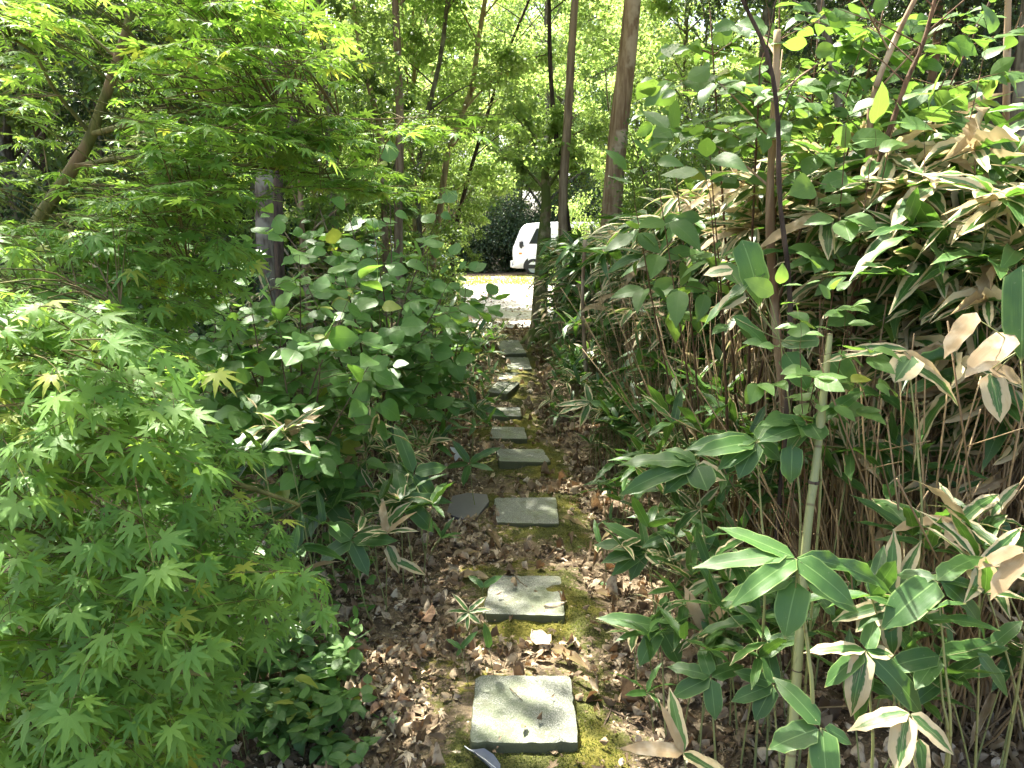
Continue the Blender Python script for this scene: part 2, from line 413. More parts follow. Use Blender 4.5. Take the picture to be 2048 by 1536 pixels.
def prof_lance(n=8,w=1.0):
    """bamboo leaf: rounded base, long parallel sides, drawn-out tip; half width 1 -> scale by W"""
    vs=np.linspace(0,1,n); out=[]
    for v in vs:
        h=min(1.0,(v/0.14)**0.6 if v>0 else 0.04)*(1 if v<0.55 else max(0.0,1-((v-0.55)/0.45)**1.9))
        if v>0.8: h=h*(0.80 if v<0.95 else 0.5)
        out.append((v,max(0.02,h)*w*0.5))
    return out
def prof_ovate(n=7,w=0.6,peak=0.38):
    out=[]
    for v in np.linspace(0,1,n):
        h=math.sin(min(1,v/peak)*math.pi/2)**0.62 if v<peak else (1-((v-peak)/(1-peak))**1.75)*(0.94 if 0.8<v<0.99 else 1)
        out.append((v,max(0.015,h)*w*0.5))
    return out
# bamboo leaves: width scaled separately (template width = 1)
SASA=[strip(prof_lance(9,0.2),2,0.22,a,0.0,t,wv*3) for a,t,wv in ((0.18,0.0,0.05),(0.35,0.25,0.08),(0.10,-0.2,0.05),(0.55,0.1,0.06),(0.28,-0.4,0.1))]
SASA_LOW=[strip(prof_lance(6,0.2),1,0.25,a,0.0,t) for a,t in ((0.2,0.0),(0.45,0.3),(0.1,-0.3),(0.6,0.2))]
SASA_CURL=[strip(prof_lance(10,0.2),2,0.3,a,0.8,t,0.5) for a,t in ((0.5,1.4),(0.8,-1.0),(0.3,2.0),(0.15,0.8))]
for q in (SASA,SASA_LOW,SASA_CURL):
    for i,(V,Fc,U) in enumerate(q):
        q[i]=(V,Fc,U,0.2)
OV=[strip(prof_ovate(8,0.58),1,f,a,0,t) for f,a,t in ((0.22,0.15,0.0),(0.3,0.35,0.15),(0.1,0.05,-0.15),(0.25,0.5,0.1))]
OV_HI=[strip(prof_ovate(10,0.60),2,f,a,0,t,0.05) for f,a,t in ((0.12,0.12,0.0),(0.16,0.28,0.15),(0.05,0.05,-0.15),(0.2,0.4,0.1))]
LN=[strip(prof_ovate(7,0.42,0.42),1,f,a) for f,a in ((0.2,0.15),(0.3,0.35),(0.1,0.05))]
OVF=[strip(prof_ovate(5,0.6),1,f,a) for f,a in ((0.3,0.2),(0.15,0.4))]
DIA=[(np.array([(0,0,0),(-0.3,0.4,0.08),(0.3,0.4,0.08),(0,1,-0.1)]),np.array([(0,3,1),(0,2,3)]),np.array([(0,0),(-1,0.4),(1,0.4),(0,1)]))]
def maple(nl=7,teeth=True,arch=0.2,droop=0.25,w=0.17):
    """palmate leaf, petiole joins at the origin, centre lobe along +Y, length 1"""
    V=[(0,0.0,0)];UV=[(0,0)];Fc=[]
    angs=np.linspace(-1,1,nl)*R(118 if nl==7 else 80)
    lens=[1-0.52*abs(a/angs[-1])**1.5 for a in angs]
    def pt(a,r,off,sgn):
        x=math.sin(a)*r+math.cos(a)*off*sgn; y=math.cos(a)*r-math.sin(a)*off*sgn
        rr=math.hypot(x,y); return (x,y,-arch*rr*rr-droop*0.2*abs(x))
    notch=[]
    for i in range(nl-1):
        am=(angs[i]+angs[i+1])/2; rr=0.23*min(lens[i],lens[i+1])/0.7
        V.append(pt(am,rr,0,1)); UV.append((1,0.25)); notch.append(len(V)-1)
    V.append(pt(angs[0]-0.25,0.10,0,1)); UV.append((1,0.1)); nl0=len(V)-1
    V.append(pt(angs[-1]+0.25,0.10,0,1)); UV.append((1,0.1)); nl1=len(V)-1
    for i,(a,L) in enumerate(zip(angs,lens)):
        lf=notch[i-1] if i>0 else nl0; rt=notch[i] if i<nl-1 else nl1
        st=[(0.36,0.95),(0.50,1.0),(0.62,0.72),(0.74,0.55),(0.86,0.25)] if teeth else [(0.48,1.0),(0.74,0.55)]
        left=[lf];right=[rt]; 
        for q,(f,h) in enumerate(st):
            off=w*0.5*h*(1.12 if (teeth and q%2==1) else 0.95)*(0.6+0.4*L)
            V.append(pt(a,L*f,off,-1)); UV.append((-1,f)); left.append(len(V)-1)
            V.append(pt(a,L*f,off,1)); UV.append((1,f)); right.append(len(V)-1)
        V.append(pt(a,L,0,1)); UV.append((0,1)); tip=len(V)-1
        m0=len(V); V.append(pt(a,L*0.45,0,1)); z=V[m0]; V[m0]=(z[0],z[1],z[2]-0.012); UV.append((0,0.5))
        ring=[0]+left[0:1]
        # fan: centre 0 -> notch ... around the midpoint
        loop=[0]+left+[tip]+right[::-1]
        for q in range(len(loop)):
            b=loop[q]; c=loop[(q+1)%len(loop)]
            Fc.append((m0,c,b))
    return np.array(V),np.array(Fc),np.array(UV)
MP_HI=[maple(7,True,a,d,w) for a,d,w in ((0.10,0.15,0.20),(0.28,0.35,0.18),(0.02,0.1,0.21),(0.42,0.6,0.19),(0.18,0.9,0.20))]
MP_LO=[maple(7,False,a,d,0.20) for a,d in ((0.15,0.3),(0.35,0.8),(0.5,0.5))]

def scatter(g, tms, P, Y, Z, S, W=None, rnd=None, var=None, dry=None):
    P=np.asarray(P); k=len(P); pick=rs.randint(0,len(tms),k)
    S=np.broadcast_to(np.asarray(S,float),(k,))
    for i,t in enumerate(tms):
        m=pick==i
        if m.any():
            g.inst(t,P[m],np.asarray(Y)[m],np.asarray(Z)[m],S[m],None if W is None else np.broadcast_to(W,(k,))[m],
                   None if rnd is None else rnd[m],None if var is None else var[m],None if dry is None else dry[m])

# ================================================================== THE SETTING
SLABS=[  # front-left, front-right, back-right, back-left pixels; top height
 ([(938,1486),(1159,1485),(1143,1350),(950,1350)],0.050),
 ([(962,1228),(1131,1232),(1122,1150),(984,1150)],0.045),
 ([(986,1044),(1119,1047),(1113,995),(988,995)],0.060),
 ([(998,922),(1103,924),(1086,898),(991,897)],0.075),
 ([(978,877),(1055,878),(1049,854),(984,852)],0.040),
 ([(983,832),(1044,832),(1040,814),(990,815)],0.050),
 ([(973,783),(1014,787),(1040,765),(996,762)],0.085),
 ([(996,759),(1042,757),(1040,745),(1000,745)],0.050),
 ([(1016,738),(1064,737),(1056,715),(1011,714)],0.050),
 ([(1002,707),(1053,706),(1037,680),(992,679)],0.070),
 ([(986,677),(1017,677),(1015,668),(984,668)],0.055),
 ([(945,684),(977,680),(974,673),(948,675)],0.055),
]
SQ=[np.array([on_ground(px,py,h) for px,py in c]) for c,h in SLABS]
def slab_dist(x,y):
    """distance outside the nearest slab's footprint"""
    best=np.full(np.shape(x),9.0)
    for q in SQ:
        d=np.full(np.shape(x),-9.0)
        for i in range(4):
            a,b=q[i][:2],q[(i+1)%4][:2]; e=b-a; n=np.array([e[1],-e[0]])/np.linalg.norm(e)
            d=np.maximum(d,(x-a[0])*n[0]+(y-a[1])*n[1])
        best=np.minimum(best,d)
    return best
def lattice(lo,hi,step,far):
    a=list(np.arange(lo,hi,step)); s=step
    while a[-1]<far: s*=1.25; a.append(a[-1]+s)
    s=step
    while a[0]>-far if lo<0 else a[0]>-60: s*=1.25; a.insert(0,a[0]-s)
    return np.array(a)
def fnoise(x,y):
    return (np.sin(x*5.1+1.3*np.sin(y*3.7))+np.sin(y*6.3+1.7*np.sin(x*4.1+2)))*0.25+(np.sin(x*14+y*9)+np.sin(y*17-x*11))*0.12
def build_floor():
    xs=lattice(-1.9,1.9,0.028,260); ys=lattice(1.0,8.0,0.028,320)
    X,Y=np.meshgrid(xs,ys); Z=gz(X,Y)
    sd=slab_dist(X,Y)
    mound=np.clip(1-sd/0.22,0,1)*np.clip((13-Y)/3,0,1)
    Z=Z+0.034*mound*(0.7+0.5*fnoise(X*3,Y*3))
    moss=0.58*np.clip(1.2-sd/0.30,0,1.0)+0.36*fnoise(X*1.3+5,Y*1.3)+0.05
    moss=moss+0.10*np.exp(-((X-0.3)/0.35)**2)*np.clip((Y-3.2)/1.0,0,1)
    moss=moss*np.clip((12.5-Y)/3,0,1)
    Z=Z+0.014*np.clip((moss-0.42)*3,0,1)*(0.5+0.5*np.sin(X*47+3*np.sin(Y*11))*np.sin(Y*43+2*np.sin(X*13)))*np.clip((9-Y)/2,0,1)*(sd>0)
    n=len(xs); V=np.stack([X.ravel(),Y.ravel(),Z.ravel()],1)
    i=np.arange(len(ys)-1)[:,None]*n; j=np.arange(n-1)[None]
    a=(i+j).ravel(); Fc=np.concatenate([np.stack([a,a+1,a+n+1],1),np.stack([a,a+n+1,a+n],1)])
    g=Geo(); g.raw(V,Fc); o=g.build('ground',M['floor'])
    at_=o.data.attributes.new('moss','FLOAT','POINT'); at_.data.foreach_set('value',moss.ravel())
    tag(o,kind='structure')
build_floor()

# gravel lot in the clearing, an irregular sheet
def blob_sheet(name,outline,z,mat,step=0.5):
    P=spline(outline+[outline[0]],120)[:-1]; c=P.mean(0)
    V=[(c[0],c[1],z)];Fc=[]
    for r_ in (0.5,1.0):
        for p in P: V.append((c[0]+(p[0]-c[0])*r_,c[1]+(p[1]-c[1])*r_,z))
    n=len(P)
    for k in range(n):
        k2=(k+1)%n; Fc.append((0,1+k,1+k2)); Fc.append((1+k,1+n+k,1+n+k2)); Fc.append((1+k,1+n+k2,1+k2))
    g=Geo(); g.raw(np.array(V),np.array(Fc)); o=g.build(name,mat); tag(o,kind='structure'); return o
blob_sheet('gravel_lot',[(-9,14.2),(-4,13.4),(-1.6,12.6),(-0.7,11.9),(0.5,12.0),(1.6,13.0),(6,14),(12,16),(14,20),(12,25),(4,27.0),(-4,26.8),(-10,25),(-12,19)],0.035,M['gravel'])
# mossy grass strip beyond the gravel
g=Geo(); k=26000
P=np.stack([rs.uniform(-9,12,k),22.2+rs.rand(k)**0.8*4.6+0.35*np.sin(np.arange(k)),np.full(k,0.035)],1)
patch=fnoise(P[:,0]*0.9,P[:,1]*1.3)+0.25*np.sin(P[:,1]*0.9)>-0.18; P=P[patch]; k=len(P)
Y=nrm(np.stack([rs.randn(k)*0.7,rs.randn(k)*0.7,np.ones(k)],1)); g.inst(DIA[0],P,Y,nrm(rs.randn(k,3)),rs.uniform(0.05,0.10,k),rs.uniform(0.03,0.06,k),rnd=rs.rand(k))
tag(g.build('short_grass',M['lawn']),'strip of short yellow green grass on the far side of the gravel lot','grass',kind='stuff')

g=Geo(); k=2600; P=np.stack([rs.uniform(-5,6,k),12.2+rs.rand(k)**1.3*13,np.full(k,0.045)],1); g.inst(OVF[0],P,nrm(np.stack([rs.randn(k),rs.randn(k),rs.randn(k)*0.2],1)),np.tile([0,0,1.0],(k,1))+rs.randn(k,3)*0.4,rs.uniform(0.05,0.11,k),rnd=rs.rand(k)*0.6)
tag(g.build('leaves_on_gravel',M['litter']),'scattered brown leaves lying on the bright gravel lot','dead leaves',kind='stuff')
# ------------------------------------------------------------------ slabs
SLAB_LABEL=[
 'large square grey granite paving slab nearest the camera, in the foreground',
 'second grey granite paving slab of the path, with a dark twig lying on it',
 'third granite slab of the path, beside the broken dark roof tile',
 'fourth granite slab, sunlit top and a dark mossy front edge',
 'fifth granite slab, shaded, partly under bamboo leaves on its left',
 'sixth small shaded slab half hidden under drooping bamboo leaves',
 'tilted sunlit slab set askew halfway up the path',
 'pale sunlit slab directly behind the askew one',
 'grey slab at the bend where the path shifts to the right',
 'long grey slab just before the leaning mossy tree trunk',
 'last small slab of the path at the foot of the gravel lot',
 'slab lying apart at the left near the end of the path']
def make_slab(q,label):
    th=0.075; ctr=q.mean(0); g=Geo()
    n=14
    # chipped outline
    out=[]
    for i in range(4):
        a,b=q[i],q[(i+1)%4]
        for t in np.linspace(0,1,n,endpoint=False):
            p=a+(b-a)*t; d=nrm(ctr-p)
            chip=abs(rs.randn())*0.0022+(0.006 if rs.rand()<0.06 else 0)
            if t==0: chip+=0.006
            out.append(p+d*chip)
    out=np.array(out); m=len(out); tilt=rs.uniform(-0.006,0.006,2)
    def ring(s,dz):
        r=ctr[None]+(out-ctr[None])*s; r=r.copy(); r[:,2]=ctr[2]+dz+(r[:,0]-ctr[0])*tilt[0]*2+(r[:,1]-ctr[1])*tilt[1]*2; return r
    L=[ring(1.0,-th),ring(1.004,-0.008),ring(0.992,-0.001)]
    for s in (0.93,0.75,0.5,0.25):
        r=ring(s,0.0); r[:,2]+=rs.randn(m)*0.0006; L.append(r)
    V=np.concatenate(L+[ctr[None]]); Fc=[]
    for a in range(len(L)-1):
        for k in range(m):
            k2=(k+1)%m; Fc+=[(a*m+k,a*m+k2,(a+1)*m+k2),(a*m+k,(a+1)*m+k2,(a+1)*m+k)]
    c=len(V)-1; a=len(L)-1
    for k in range(m): Fc.append((a*m+k,a*m+(k+1)%m,c))
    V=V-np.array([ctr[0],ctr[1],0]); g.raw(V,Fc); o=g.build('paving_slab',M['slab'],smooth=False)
    o.location=(ctr[0],ctr[1],0)
    # texture is in world space; each slab therefore differs
    tag(o,label,'paving slab','paving slabs of the garden path')
for q,lb in zip(SQ,SLAB_LABEL): make_slab(q,lb)

# ------------------------------------------------------------------ broken roof tile, feather, petals
def plate(name,poly,th,mat,wob=0.0):
    q=np.array(poly); m=len(q); c=q.mean(0); up=np.array([0,0,th])
    V=np.concatenate([q,q+up,[c+up*1.0]]); Fc=[]
    for k in range(m):
        k2=(k+1)%m; Fc+=[(k,k2,m+k2),(k,m+k2,m+k),(m+k,m+k2,2*m)]
    o0=np.array([c[0],c[1],0]); g=Geo(); g.raw(V-o0,Fc); o=g.build(name,mat,smooth=False); o.location=tuple(o0); return o
q=[on_ground(x,y,0.03) for x,y in ((893,1031),(945,1047),(978,1010),(974,997),(935,994),(905,1000))]
for p in q: p[2]=0.022+0.05*(p[1]-q[0][1])
o=plate('broken_tile',q,0.020,M['tile']); tag(o,'broken piece of dark grey roof tile lying left of the third slab','roof tile')
root=empty('feather',tuple(on_ground(975,1520,0.0)))
g=Geo(); a=on_ground(940,1500,0.03)-np.array(root.location); b=on_ground(1003,1545,0.035)-np.array(root.location)
g.inst(strip([(0.0,0.01),(0.12,0.05),(0.3,0.13),(0.6,0.15),(0.85,0.12),(1.0,0.03)],2,0.15,0.12,0.5),[a],[b-a],[[0,0.2,1]],np.linalg.norm(b-a),rnd=[0.5]); g.build('vane',M['feather'],root)
g=Geo(); g.tube([a-(b-a)*0.18,a,a+(b-a)*0.5+[0,0,0.004],b],[0.0016,0.0018,0.0012,0.0005],6); g.build('quill',M['white_petal'],root)
tag(root,'grey bird feather lying on the moss below the nearest slab','feather')
root=empty('fallen_blossom',tuple(on_ground(917,915,0.0)))
g=Geo(); c=at(915,905,4.6)-np.array(root.location)
for dx,dz,yy in ((-0.6,0.6,0),(0.1,0.9,0),(0.7,-0.7,0.2),(-0.2,-0.9,0),(0.9,-0.2,0)):
    g.inst(OV_HI[1],[c],[[dx,yy-0.3,dz]],[[0.2,-1,0.3]],0.062,0.05,rnd=[0.2])
g.build('petals',M['white_petal'],root)
g=Geo(); g.tube([(0,0,0),c*0.5+[0.01,0,0],c],[0.002,0.0015,0.001],5); g.build('stalk',M['twig'],root)
tag(root,'white drooping petals on a stalk left of the fourth slab','blossom')

# ------------------------------------------------------------------ moss tufts and leaf litter (beyond counting)
g=Geo(); k=210000
x=rs.uniform(-1.0,1.1,k); y=1.25+rs.rand(k)**1.5*4.4
sd=slab_dist(x,y); am=0.58*np.clip(1.2-sd/0.30,0,1.0)+0.36*fnoise(x*1.3+5,y*1.3)+0.05+0.10*np.exp(-((x-0.3)/0.35)**2)*np.clip((y-3.2)/1.0,0,1)
keep=(sd>0.002)&(am+rs.randn(k)*0.10>0.62); x,y,sd=x[keep],y[keep],sd[keep]; k=len(x)
z=gz(x,y)+0.034*np.clip(1-sd/0.22,0,1)*(0.7+0.5*fnoise(x*3,y*3))
z=z+0.014*np.clip((0.58*np.clip(1.2-sd/0.30,0,1.0)+0.32*fnoise(x*1.3+5,y*1.3)-0.32)*3,0,1)*(0.5+0.5*np.sin(x*47+3*np.sin(y*11))*np.sin(y*43+2*np.sin(x*13)))
P=np.stack([x,y,z-0.002],1); Y=nrm(np.stack([rs.randn(k)*0.8,rs.randn(k)*0.8,np.ones(k)],1))
g.inst(DIA[0],P,Y,nrm(rs.randn(k,3)),rs.uniform(0.005,0.012,k),rs.uniform(0.004,0.008,k),rnd=np.clip(rs.rand(k)*0.6+0.5*fnoise(x*2,y*2)+0.2,0,1))
tag(g.build('moss',M['moss']),'green and yellow moss growing around the paving slabs','moss',kind='stuff')

def crumple(seed,w=0.6,hi=False):
    r_=np.random.RandomState(seed); V,Fc,U=strip(prof_ovate(6,w,0.45),2,r_.uniform(-0.2,0.5),r_.uniform(-0.5,0.7),r_.uniform(-1.2,1.6),r_.uniform(-1.3,1.3),0.35)
    V=V+r_.randn(*V.shape)*0.025; V[:,1]-=0.5; V[:,2]-=V[:,2].min(); return V,Fc,U
LIT=[crumple(s,0.45+0.05*(s%7)) for s in range(12)]
def mp_dead(seed):
    r_=np.random.RandomState(seed); V,Fc,U=maple(5,False,0.4,1.0,0.30); V=V.copy(); V[:,2]+=0.25*(V[:,0]**2)*r_.uniform(-1,3)+r_.randn(len(V))*0.03; V[:,2]-=V[:,2].min(); return V,Fc,U
LIT+= [mp_dead(s) for s in range(3)]
def litter(k,xr,yr,smin,smax,lift=0.012,avoid=0.35,yp=1.4):
    x=rs.uniform(*xr,k); y=yr[0]+rs.rand(k)**yp*(yr[1]-yr[0]); sd=slab_dist(x,y)
    am=0.58*np.clip(1.2-sd/0.30,0,1.0)+0.36*fnoise(x*1.3+5,y*1.3)+0.05
    pr=np.where(sd<0,0.02,np.where(am>0.58,0.10,np.where(am>0.45,0.5,1.0)))*np.clip(0.65+0.9*fnoise(x*1.1+2,y*0.9),0.2,1)
    tb=on_ground(938,1016,0.03); tile=((x-tb[0])/0.15)**2+((y-tb[1])/0.17)**2<1
    m=(rs.rand(k)<pr)&~tile; x,y,sd=x[m],y[m],sd[m]; k=len(x)
    z=np.where(sd<0,0.054,gz(x,y)+0.002+0.030*np.clip(1-sd/0.22,0,1))+rs.rand(k)*lift
    Y=nrm(np.stack([rs.randn(k),rs.randn(k),rs.randn(k)*0.18],1)); Z=nrm(np.stack([rs.randn(k)*0.32,rs.randn(k)*0.32,np.ones(k)],1))
    return np.stack([x,y,z],1),Y,Z,rs.uniform(smin,smax,k)
g=Geo()
for args in ((22000,(-1.5,1.6),(1.2,6.0),0.016,0.050),(9000,(-3.5,3.5),(1.2,12.0),0.03,0.075),(5000,(-1.0,0.9),(5.5,12.5),0.03,0.07)):
    P,Y,Z,S=litter(*args); scatter(g,LIT,P,Y,Z,S,rnd=np.clip(rs.rand(len(P))**1.2*0.98,0,1))
tag(g.build('leaf_litter',M['litter']),'brown dead leaves covering the soil beside the path','dead leaves',kind='stuff')
# crumbs: twig and leaf fragments
g=Geo(); P,Y,Z,S=litter(26000,(-1.3,1.4),(1.2,4.5),0.005,0.016,0.01); scatter(g,LIT[:4],P,Y,Z,S,rnd=rs.rand(len(P)))
tag(g.build('leaf_fragments',M['litter']),'fine crumbs of broken leaves scattered over the soil','leaf crumbs',kind='stuff')

# notable fallen leaves, each its own thing
def fallen(px,py,tx,ty,wd,kind,label,lift=0.015):
    a=on_ground(px,py,lift+0.01); b=on_ground(tx,ty,lift+0.01); c=(a+b)/2; L=np.linalg.norm(b-a); g=Geo()
    o0=np.array([c[0],c[1],0])
    if kind=='bamboo': g.inst((*strip(prof_lance(10,0.2),2,0.2,0.03,0.6,0.35,0.3),0.2),[a-o0],[b-a],[[0.1,-0.25,1]],L,wd,rnd=[rs.rand()],dry=[1.0],var=[0]); mt=M['sasa']
    elif kind=='green': g.inst(OV_HI[0],[a-o0],[b-a],[[0,-0.2,1]],L,wd,rnd=[0.5]); mt=M['bright']
    else: cr=crumple(int(px),0.8); cr[0][:,2]*=0.35; g.inst((*cr,0.8),[c-o0+[0,0,-0.008]],[b-a],[[0.0,-0.15,1]],L,wd*1.1,rnd=[{'brown':0.5,'pale':0.85,'orange':0.995,'dark':0.2}[kind]]); mt=M['litter']
    o=g.build('fallen_leaf',mt); o.location=tuple(o0); tag(o,label,'fallen leaf','single fallen leaves on the path'); return o
FL=[(965,1055,1004,1100,0.030,'bamboo','straw coloured bamboo leaf lying diagonally below the third slab'),
 (905,1112,963,1103,0.028,'bamboo','dry bamboo leaf lying flat at the left, two slabs up'),
 (918,1115,945,1121,0.02,'pale','small pale leaf touching the flat dry bamboo leaf'),
 (918,1152,985,1160,0.045,'bamboo','bleached wide leaf at the upper left corner of the second slab'),
 (1102,1298,1180,1338,0.030,'bamboo','pale rolled bamboo sheath at the right, between the first and second slab'),
 (1124,1036,1175,1056,0.018,'bamboo','thin straw sheath to the right of the third slab'),
 (1190,1185,1245,1200,0.03,'bamboo','dry curved bamboo leaf at the right edge beside the second slab'),
 (1066,1262,1102,1290,0.075,'pale','large grey crumpled leaf just below the second slab'),
 (1085,1225,1135,1212,0.05,'pale','curled grey leaf on the front right corner of the second slab'),
 (1090,1355+5,1080,1342,0.03,'brown','brown curled leaf behind the nearest slab'),
 (1000,1378,1012,1372,0.02,'dark','small dark curled leaf near the back of the nearest slab'),
 (966,1440,984,1432,0.02,'dark','dark crumpled leaf at the left of the nearest slab'),
 (1164,1355,1180,1350,0.03,'orange','orange brown leaf just right of the nearest slab'),
 (1108,1316,1122,1306,0.03,'orange','rust coloured leaf above the nearest slab at the right'),
 (1055,1014,1064,1011,0.03,'orange','tiny red leaf in the middle of the third slab'),
 (1192,1358,1200,1385,0.022,'pale','narrow pale leaf upright beside the orange one right of the first slab'),
 (1040,1106,1072,1098,0.05,'green','pale green fresh leaf on the sunlit moss below the third slab'),
 (1200,1165,1222,1172,0.05,'green','yellowing green leaf at the right near the second slab'),
 (1155,1095,1165,1092,0.025,'green','small fresh green leaf on the moss at the right'),
 (800,1430,830,1400,0.04,'brown','large brown leaf left of the nearest slab'),
 (845,1250,862,1222,0.045,'orange','reddish dead leaf left of the second slab'),
 (760,1395,790,1365,0.03,'pale','long pale leaf on the litter at the left'),
 (905,1395,930,1392,0.03,'pale','bleached leaf in the sun patch left of the nearest slab'),
 (740,1425,765,1402,0.03,'orange','dull orange leaf far left of the nearest slab'),
 (1100,1085,1125,1078,0.04,'brown','pinkish brown leaf on moss right below the third slab'),
 (810,1330,822,1322,0.045,'orange','bright rust leaf on the litter left of the path')]
for f_ in FL: fallen(*f_)
# twigs
def twig(pts,r,label):
    P=np.array([on_ground(x,y,0.018) for x,y in pts]); P[:,2]=[gz(p[0],p[1])+0.016+(0.045 if slab_dist(p[0],p[1])<0 else 0) for p in P]
    c=P.mean(0)*[1,1,0]; g=Geo(); S=spline(P-c,16); S[:,2]+=rs.randn(16)*0.0015
    g.tube(S,np.linspace(r,r*0.5,16),6,rnd=rs.rand()); o=g.build('twig',M['twig']); o.location=tuple(c); tag(o,label,'twig','loose twigs on the path')
for t in [([(1030,1168),(1040,1182),(1055,1195)],0.0028,'short dark bent twig on the second slab'),
 ([(880,1155),(975,1145),(1060,1138),(1095,1122)],0.0035,'long thin twig lying just behind the second slab'),
 ([(850,1182),(873,1230),(868,1285)],0.0035,'curved twig standing out of the litter left of the second slab'),
 ([(650,1320),(740,1285),(800,1278)],0.004,'brown twig across the litter at the left'),
 ([(1020,1400),(1033,1412),(1045,1420)],0.0022,'pale stalk fragment in the middle of the nearest slab'),
 ([(1155,1470),(1205,1440),(1225,1400)],0.004,'curved brown twig touching the right corner of the nearest slab'),
 ([(1190,1390),(1260,1425),(1310,1450)],0.003,'thin straight twig right of the nearest slab'),
 ([(1170,1380),(1240,1385),(1290,1372)],0.004,'pale stick lying right of the nearest slab'),
 ([(1010,950),(1060,962),(1150,972)],0.004,'long thin twig across the sunlit moss behind the third slab'),
 ([(1062,810),(1085,825),(1130,838)],0.004,'bent pale twig right of the sixth slab'),
 ([(1030,1310),(1090,1290),(1110,1270)],0.003,'thin twig between the first and second slabs'),
 ([(755,1280),(757,1335)],0.002,'short straw standing in the litter at the left'),
 ([(620,1180),(740,1160),(850,1155)],0.004,'long brown twig under the left bamboo leaves'),
 ([(830,1405),(835,1445)],0.002,'pale straw in the sun patch left of the nearest slab')]: twig(*t)

# ================================================================== generic trees
def make_tree(seed,H,r0,crown0,crad,nlimb,nleaf,tms,lsize,lmat,bmat,lean=(0,0),clump=0.35,flat=0.6,wob=0.05,top=True,nsub=5,path=None,up=1.0,lim_up=0.6):
    global rs
    keep=rs; rs=np.random.RandomState(seed)
    W=Geo(); L=Geo()
    if path is None:
        t=np.linspace(0,1,12); P=np.stack([lean[0]*t+np.cumsum(rs.randn(12))*wob*t,lean[1]*t+np.cumsum(rs.randn(12))*wob*t,H*t],1)
    else: P=np.asarray(path,float)
    P=spline(P,26); H=P[-1][2]; tt=np.linspace(0,1,26)
    rad=r0*(1-0.80*tt**1.1)+r0*0.35*np.exp(-tt*26)
    W.tube(P,rad,12)
    cl=[]
    for i in range(nlimb):
        h=crown0+(1-crown0)*(i+rs.rand())/nlimb; h=min(h,0.985); p0=P[min(25,int(h*25))]
        az=i*2.4+rs.rand()*0.9; f=(h-crown0)/(1-crown0); ln=crad*(0.55+0.5*math.sin(math.pi*min(1,f*0.8+0.15)))*rs.uniform(0.7,1.1)
        d=np.array([math.cos(az),math.sin(az),lim_up*rs.uniform(0.5,1.3)])
        t=np.linspace(0,1,7)[:,None]; Q=p0+d*ln*t+np.array([0,0,ln*0.12])*np.sin(t*math.pi)+np.cumsum(rs.randn(7,3)*0.05*ln*0.6,axis=0)*t
        rl=np.interp(h,tt,rad)*0.42; W.tube(Q,np.linspace(rl,rl*0.25,7),6)
        for s in range(nsub):
            f=rs.uniform(0.35,1.0); q0=Q[int(f*6)]; dd=nrm(d*0.6+rs.randn(3)*[0.8,0.8,0.45]); l2=ln*rs.uniform(0.25,0.5)
            T=q0+dd*l2*np.linspace(0,1,4)[:,None]+[0,0,-0.04*l2]*np.linspace(0,1,4)[:,None]**2
            W.tube(T,np.linspace(rl*0.3,rl*0.08,4),4,cap=False)
            cl+= [(T[1],l2*0.35),(T[2],l2*0.4),(T[3],l2*0.45)]
        cl.append((Q[-1],ln*0.2))
    C=np.array([c[0] for c in cl]); Rr=np.array([c[1] for c in cl])
    idx=rs.randint(0,len(C),nleaf)
    off=nrm(rs.randn(nleaf,3))*(rs.rand(nleaf)**0.5)[:,None]*(Rr[idx]*clump/0.35)[:,None]*np.array([1,1,flat])
    Pp=C[idx]+off
    Y=nrm(off*[1,1,0.3]/(Rr[idx][:,None])+rs.randn(nleaf,3)*[0.6,0.6,0.35]+[0,0,-0.25]); Z=nrm(np.stack([rs.randn(nleaf)*0.55,rs.randn(nleaf)*0.55,np.full(nleaf,up)],1))
    scatter(L,tms,Pp,Y,Z,lsize*rs.uniform(0.6,1.25,nleaf),rnd=np.clip(rs.rand(nleaf)*0.75+0.25*rs.rand(len(C))[idx],0,1))
    rs=keep
    return W,L
def plant_tree(name,label,cat,loc,group=None,**k):
    lm,bm=k['lmat'],k['bmat']
    W,L=make_tree(**k); r=empty(name,loc); W.build('trunk',M[bm],r); L.build('crown',M[lm],r); tag(r,label,cat,group); return r
def base_at(px,depth):
    p=at(px,768,depth); y=math.sqrt(max(0.1,depth**2))  # column of pixels at that distance
    return (px-1024)/F*depth, depth
def tpath(pts,y0,dy=0.0):
    """trunk centreline through photograph pixels at ground distance about y0; returns base location and local path"""
    out=[]
    for i,(px,py) in enumerate(pts):
        y=y0+dy*i; v=-(py-768)/F; d=y/(math.cos(PITCH)+v*math.sin(PITCH)); out.append(at(px,py,d))
    out=np.array(out); b=out[0].copy(); b[2]=gz(b[0],b[1])-0.03
    if out[0][2]>0.05: out=np.concatenate([[b],out])
    else: out[0]=b
    return tuple(b),out-b

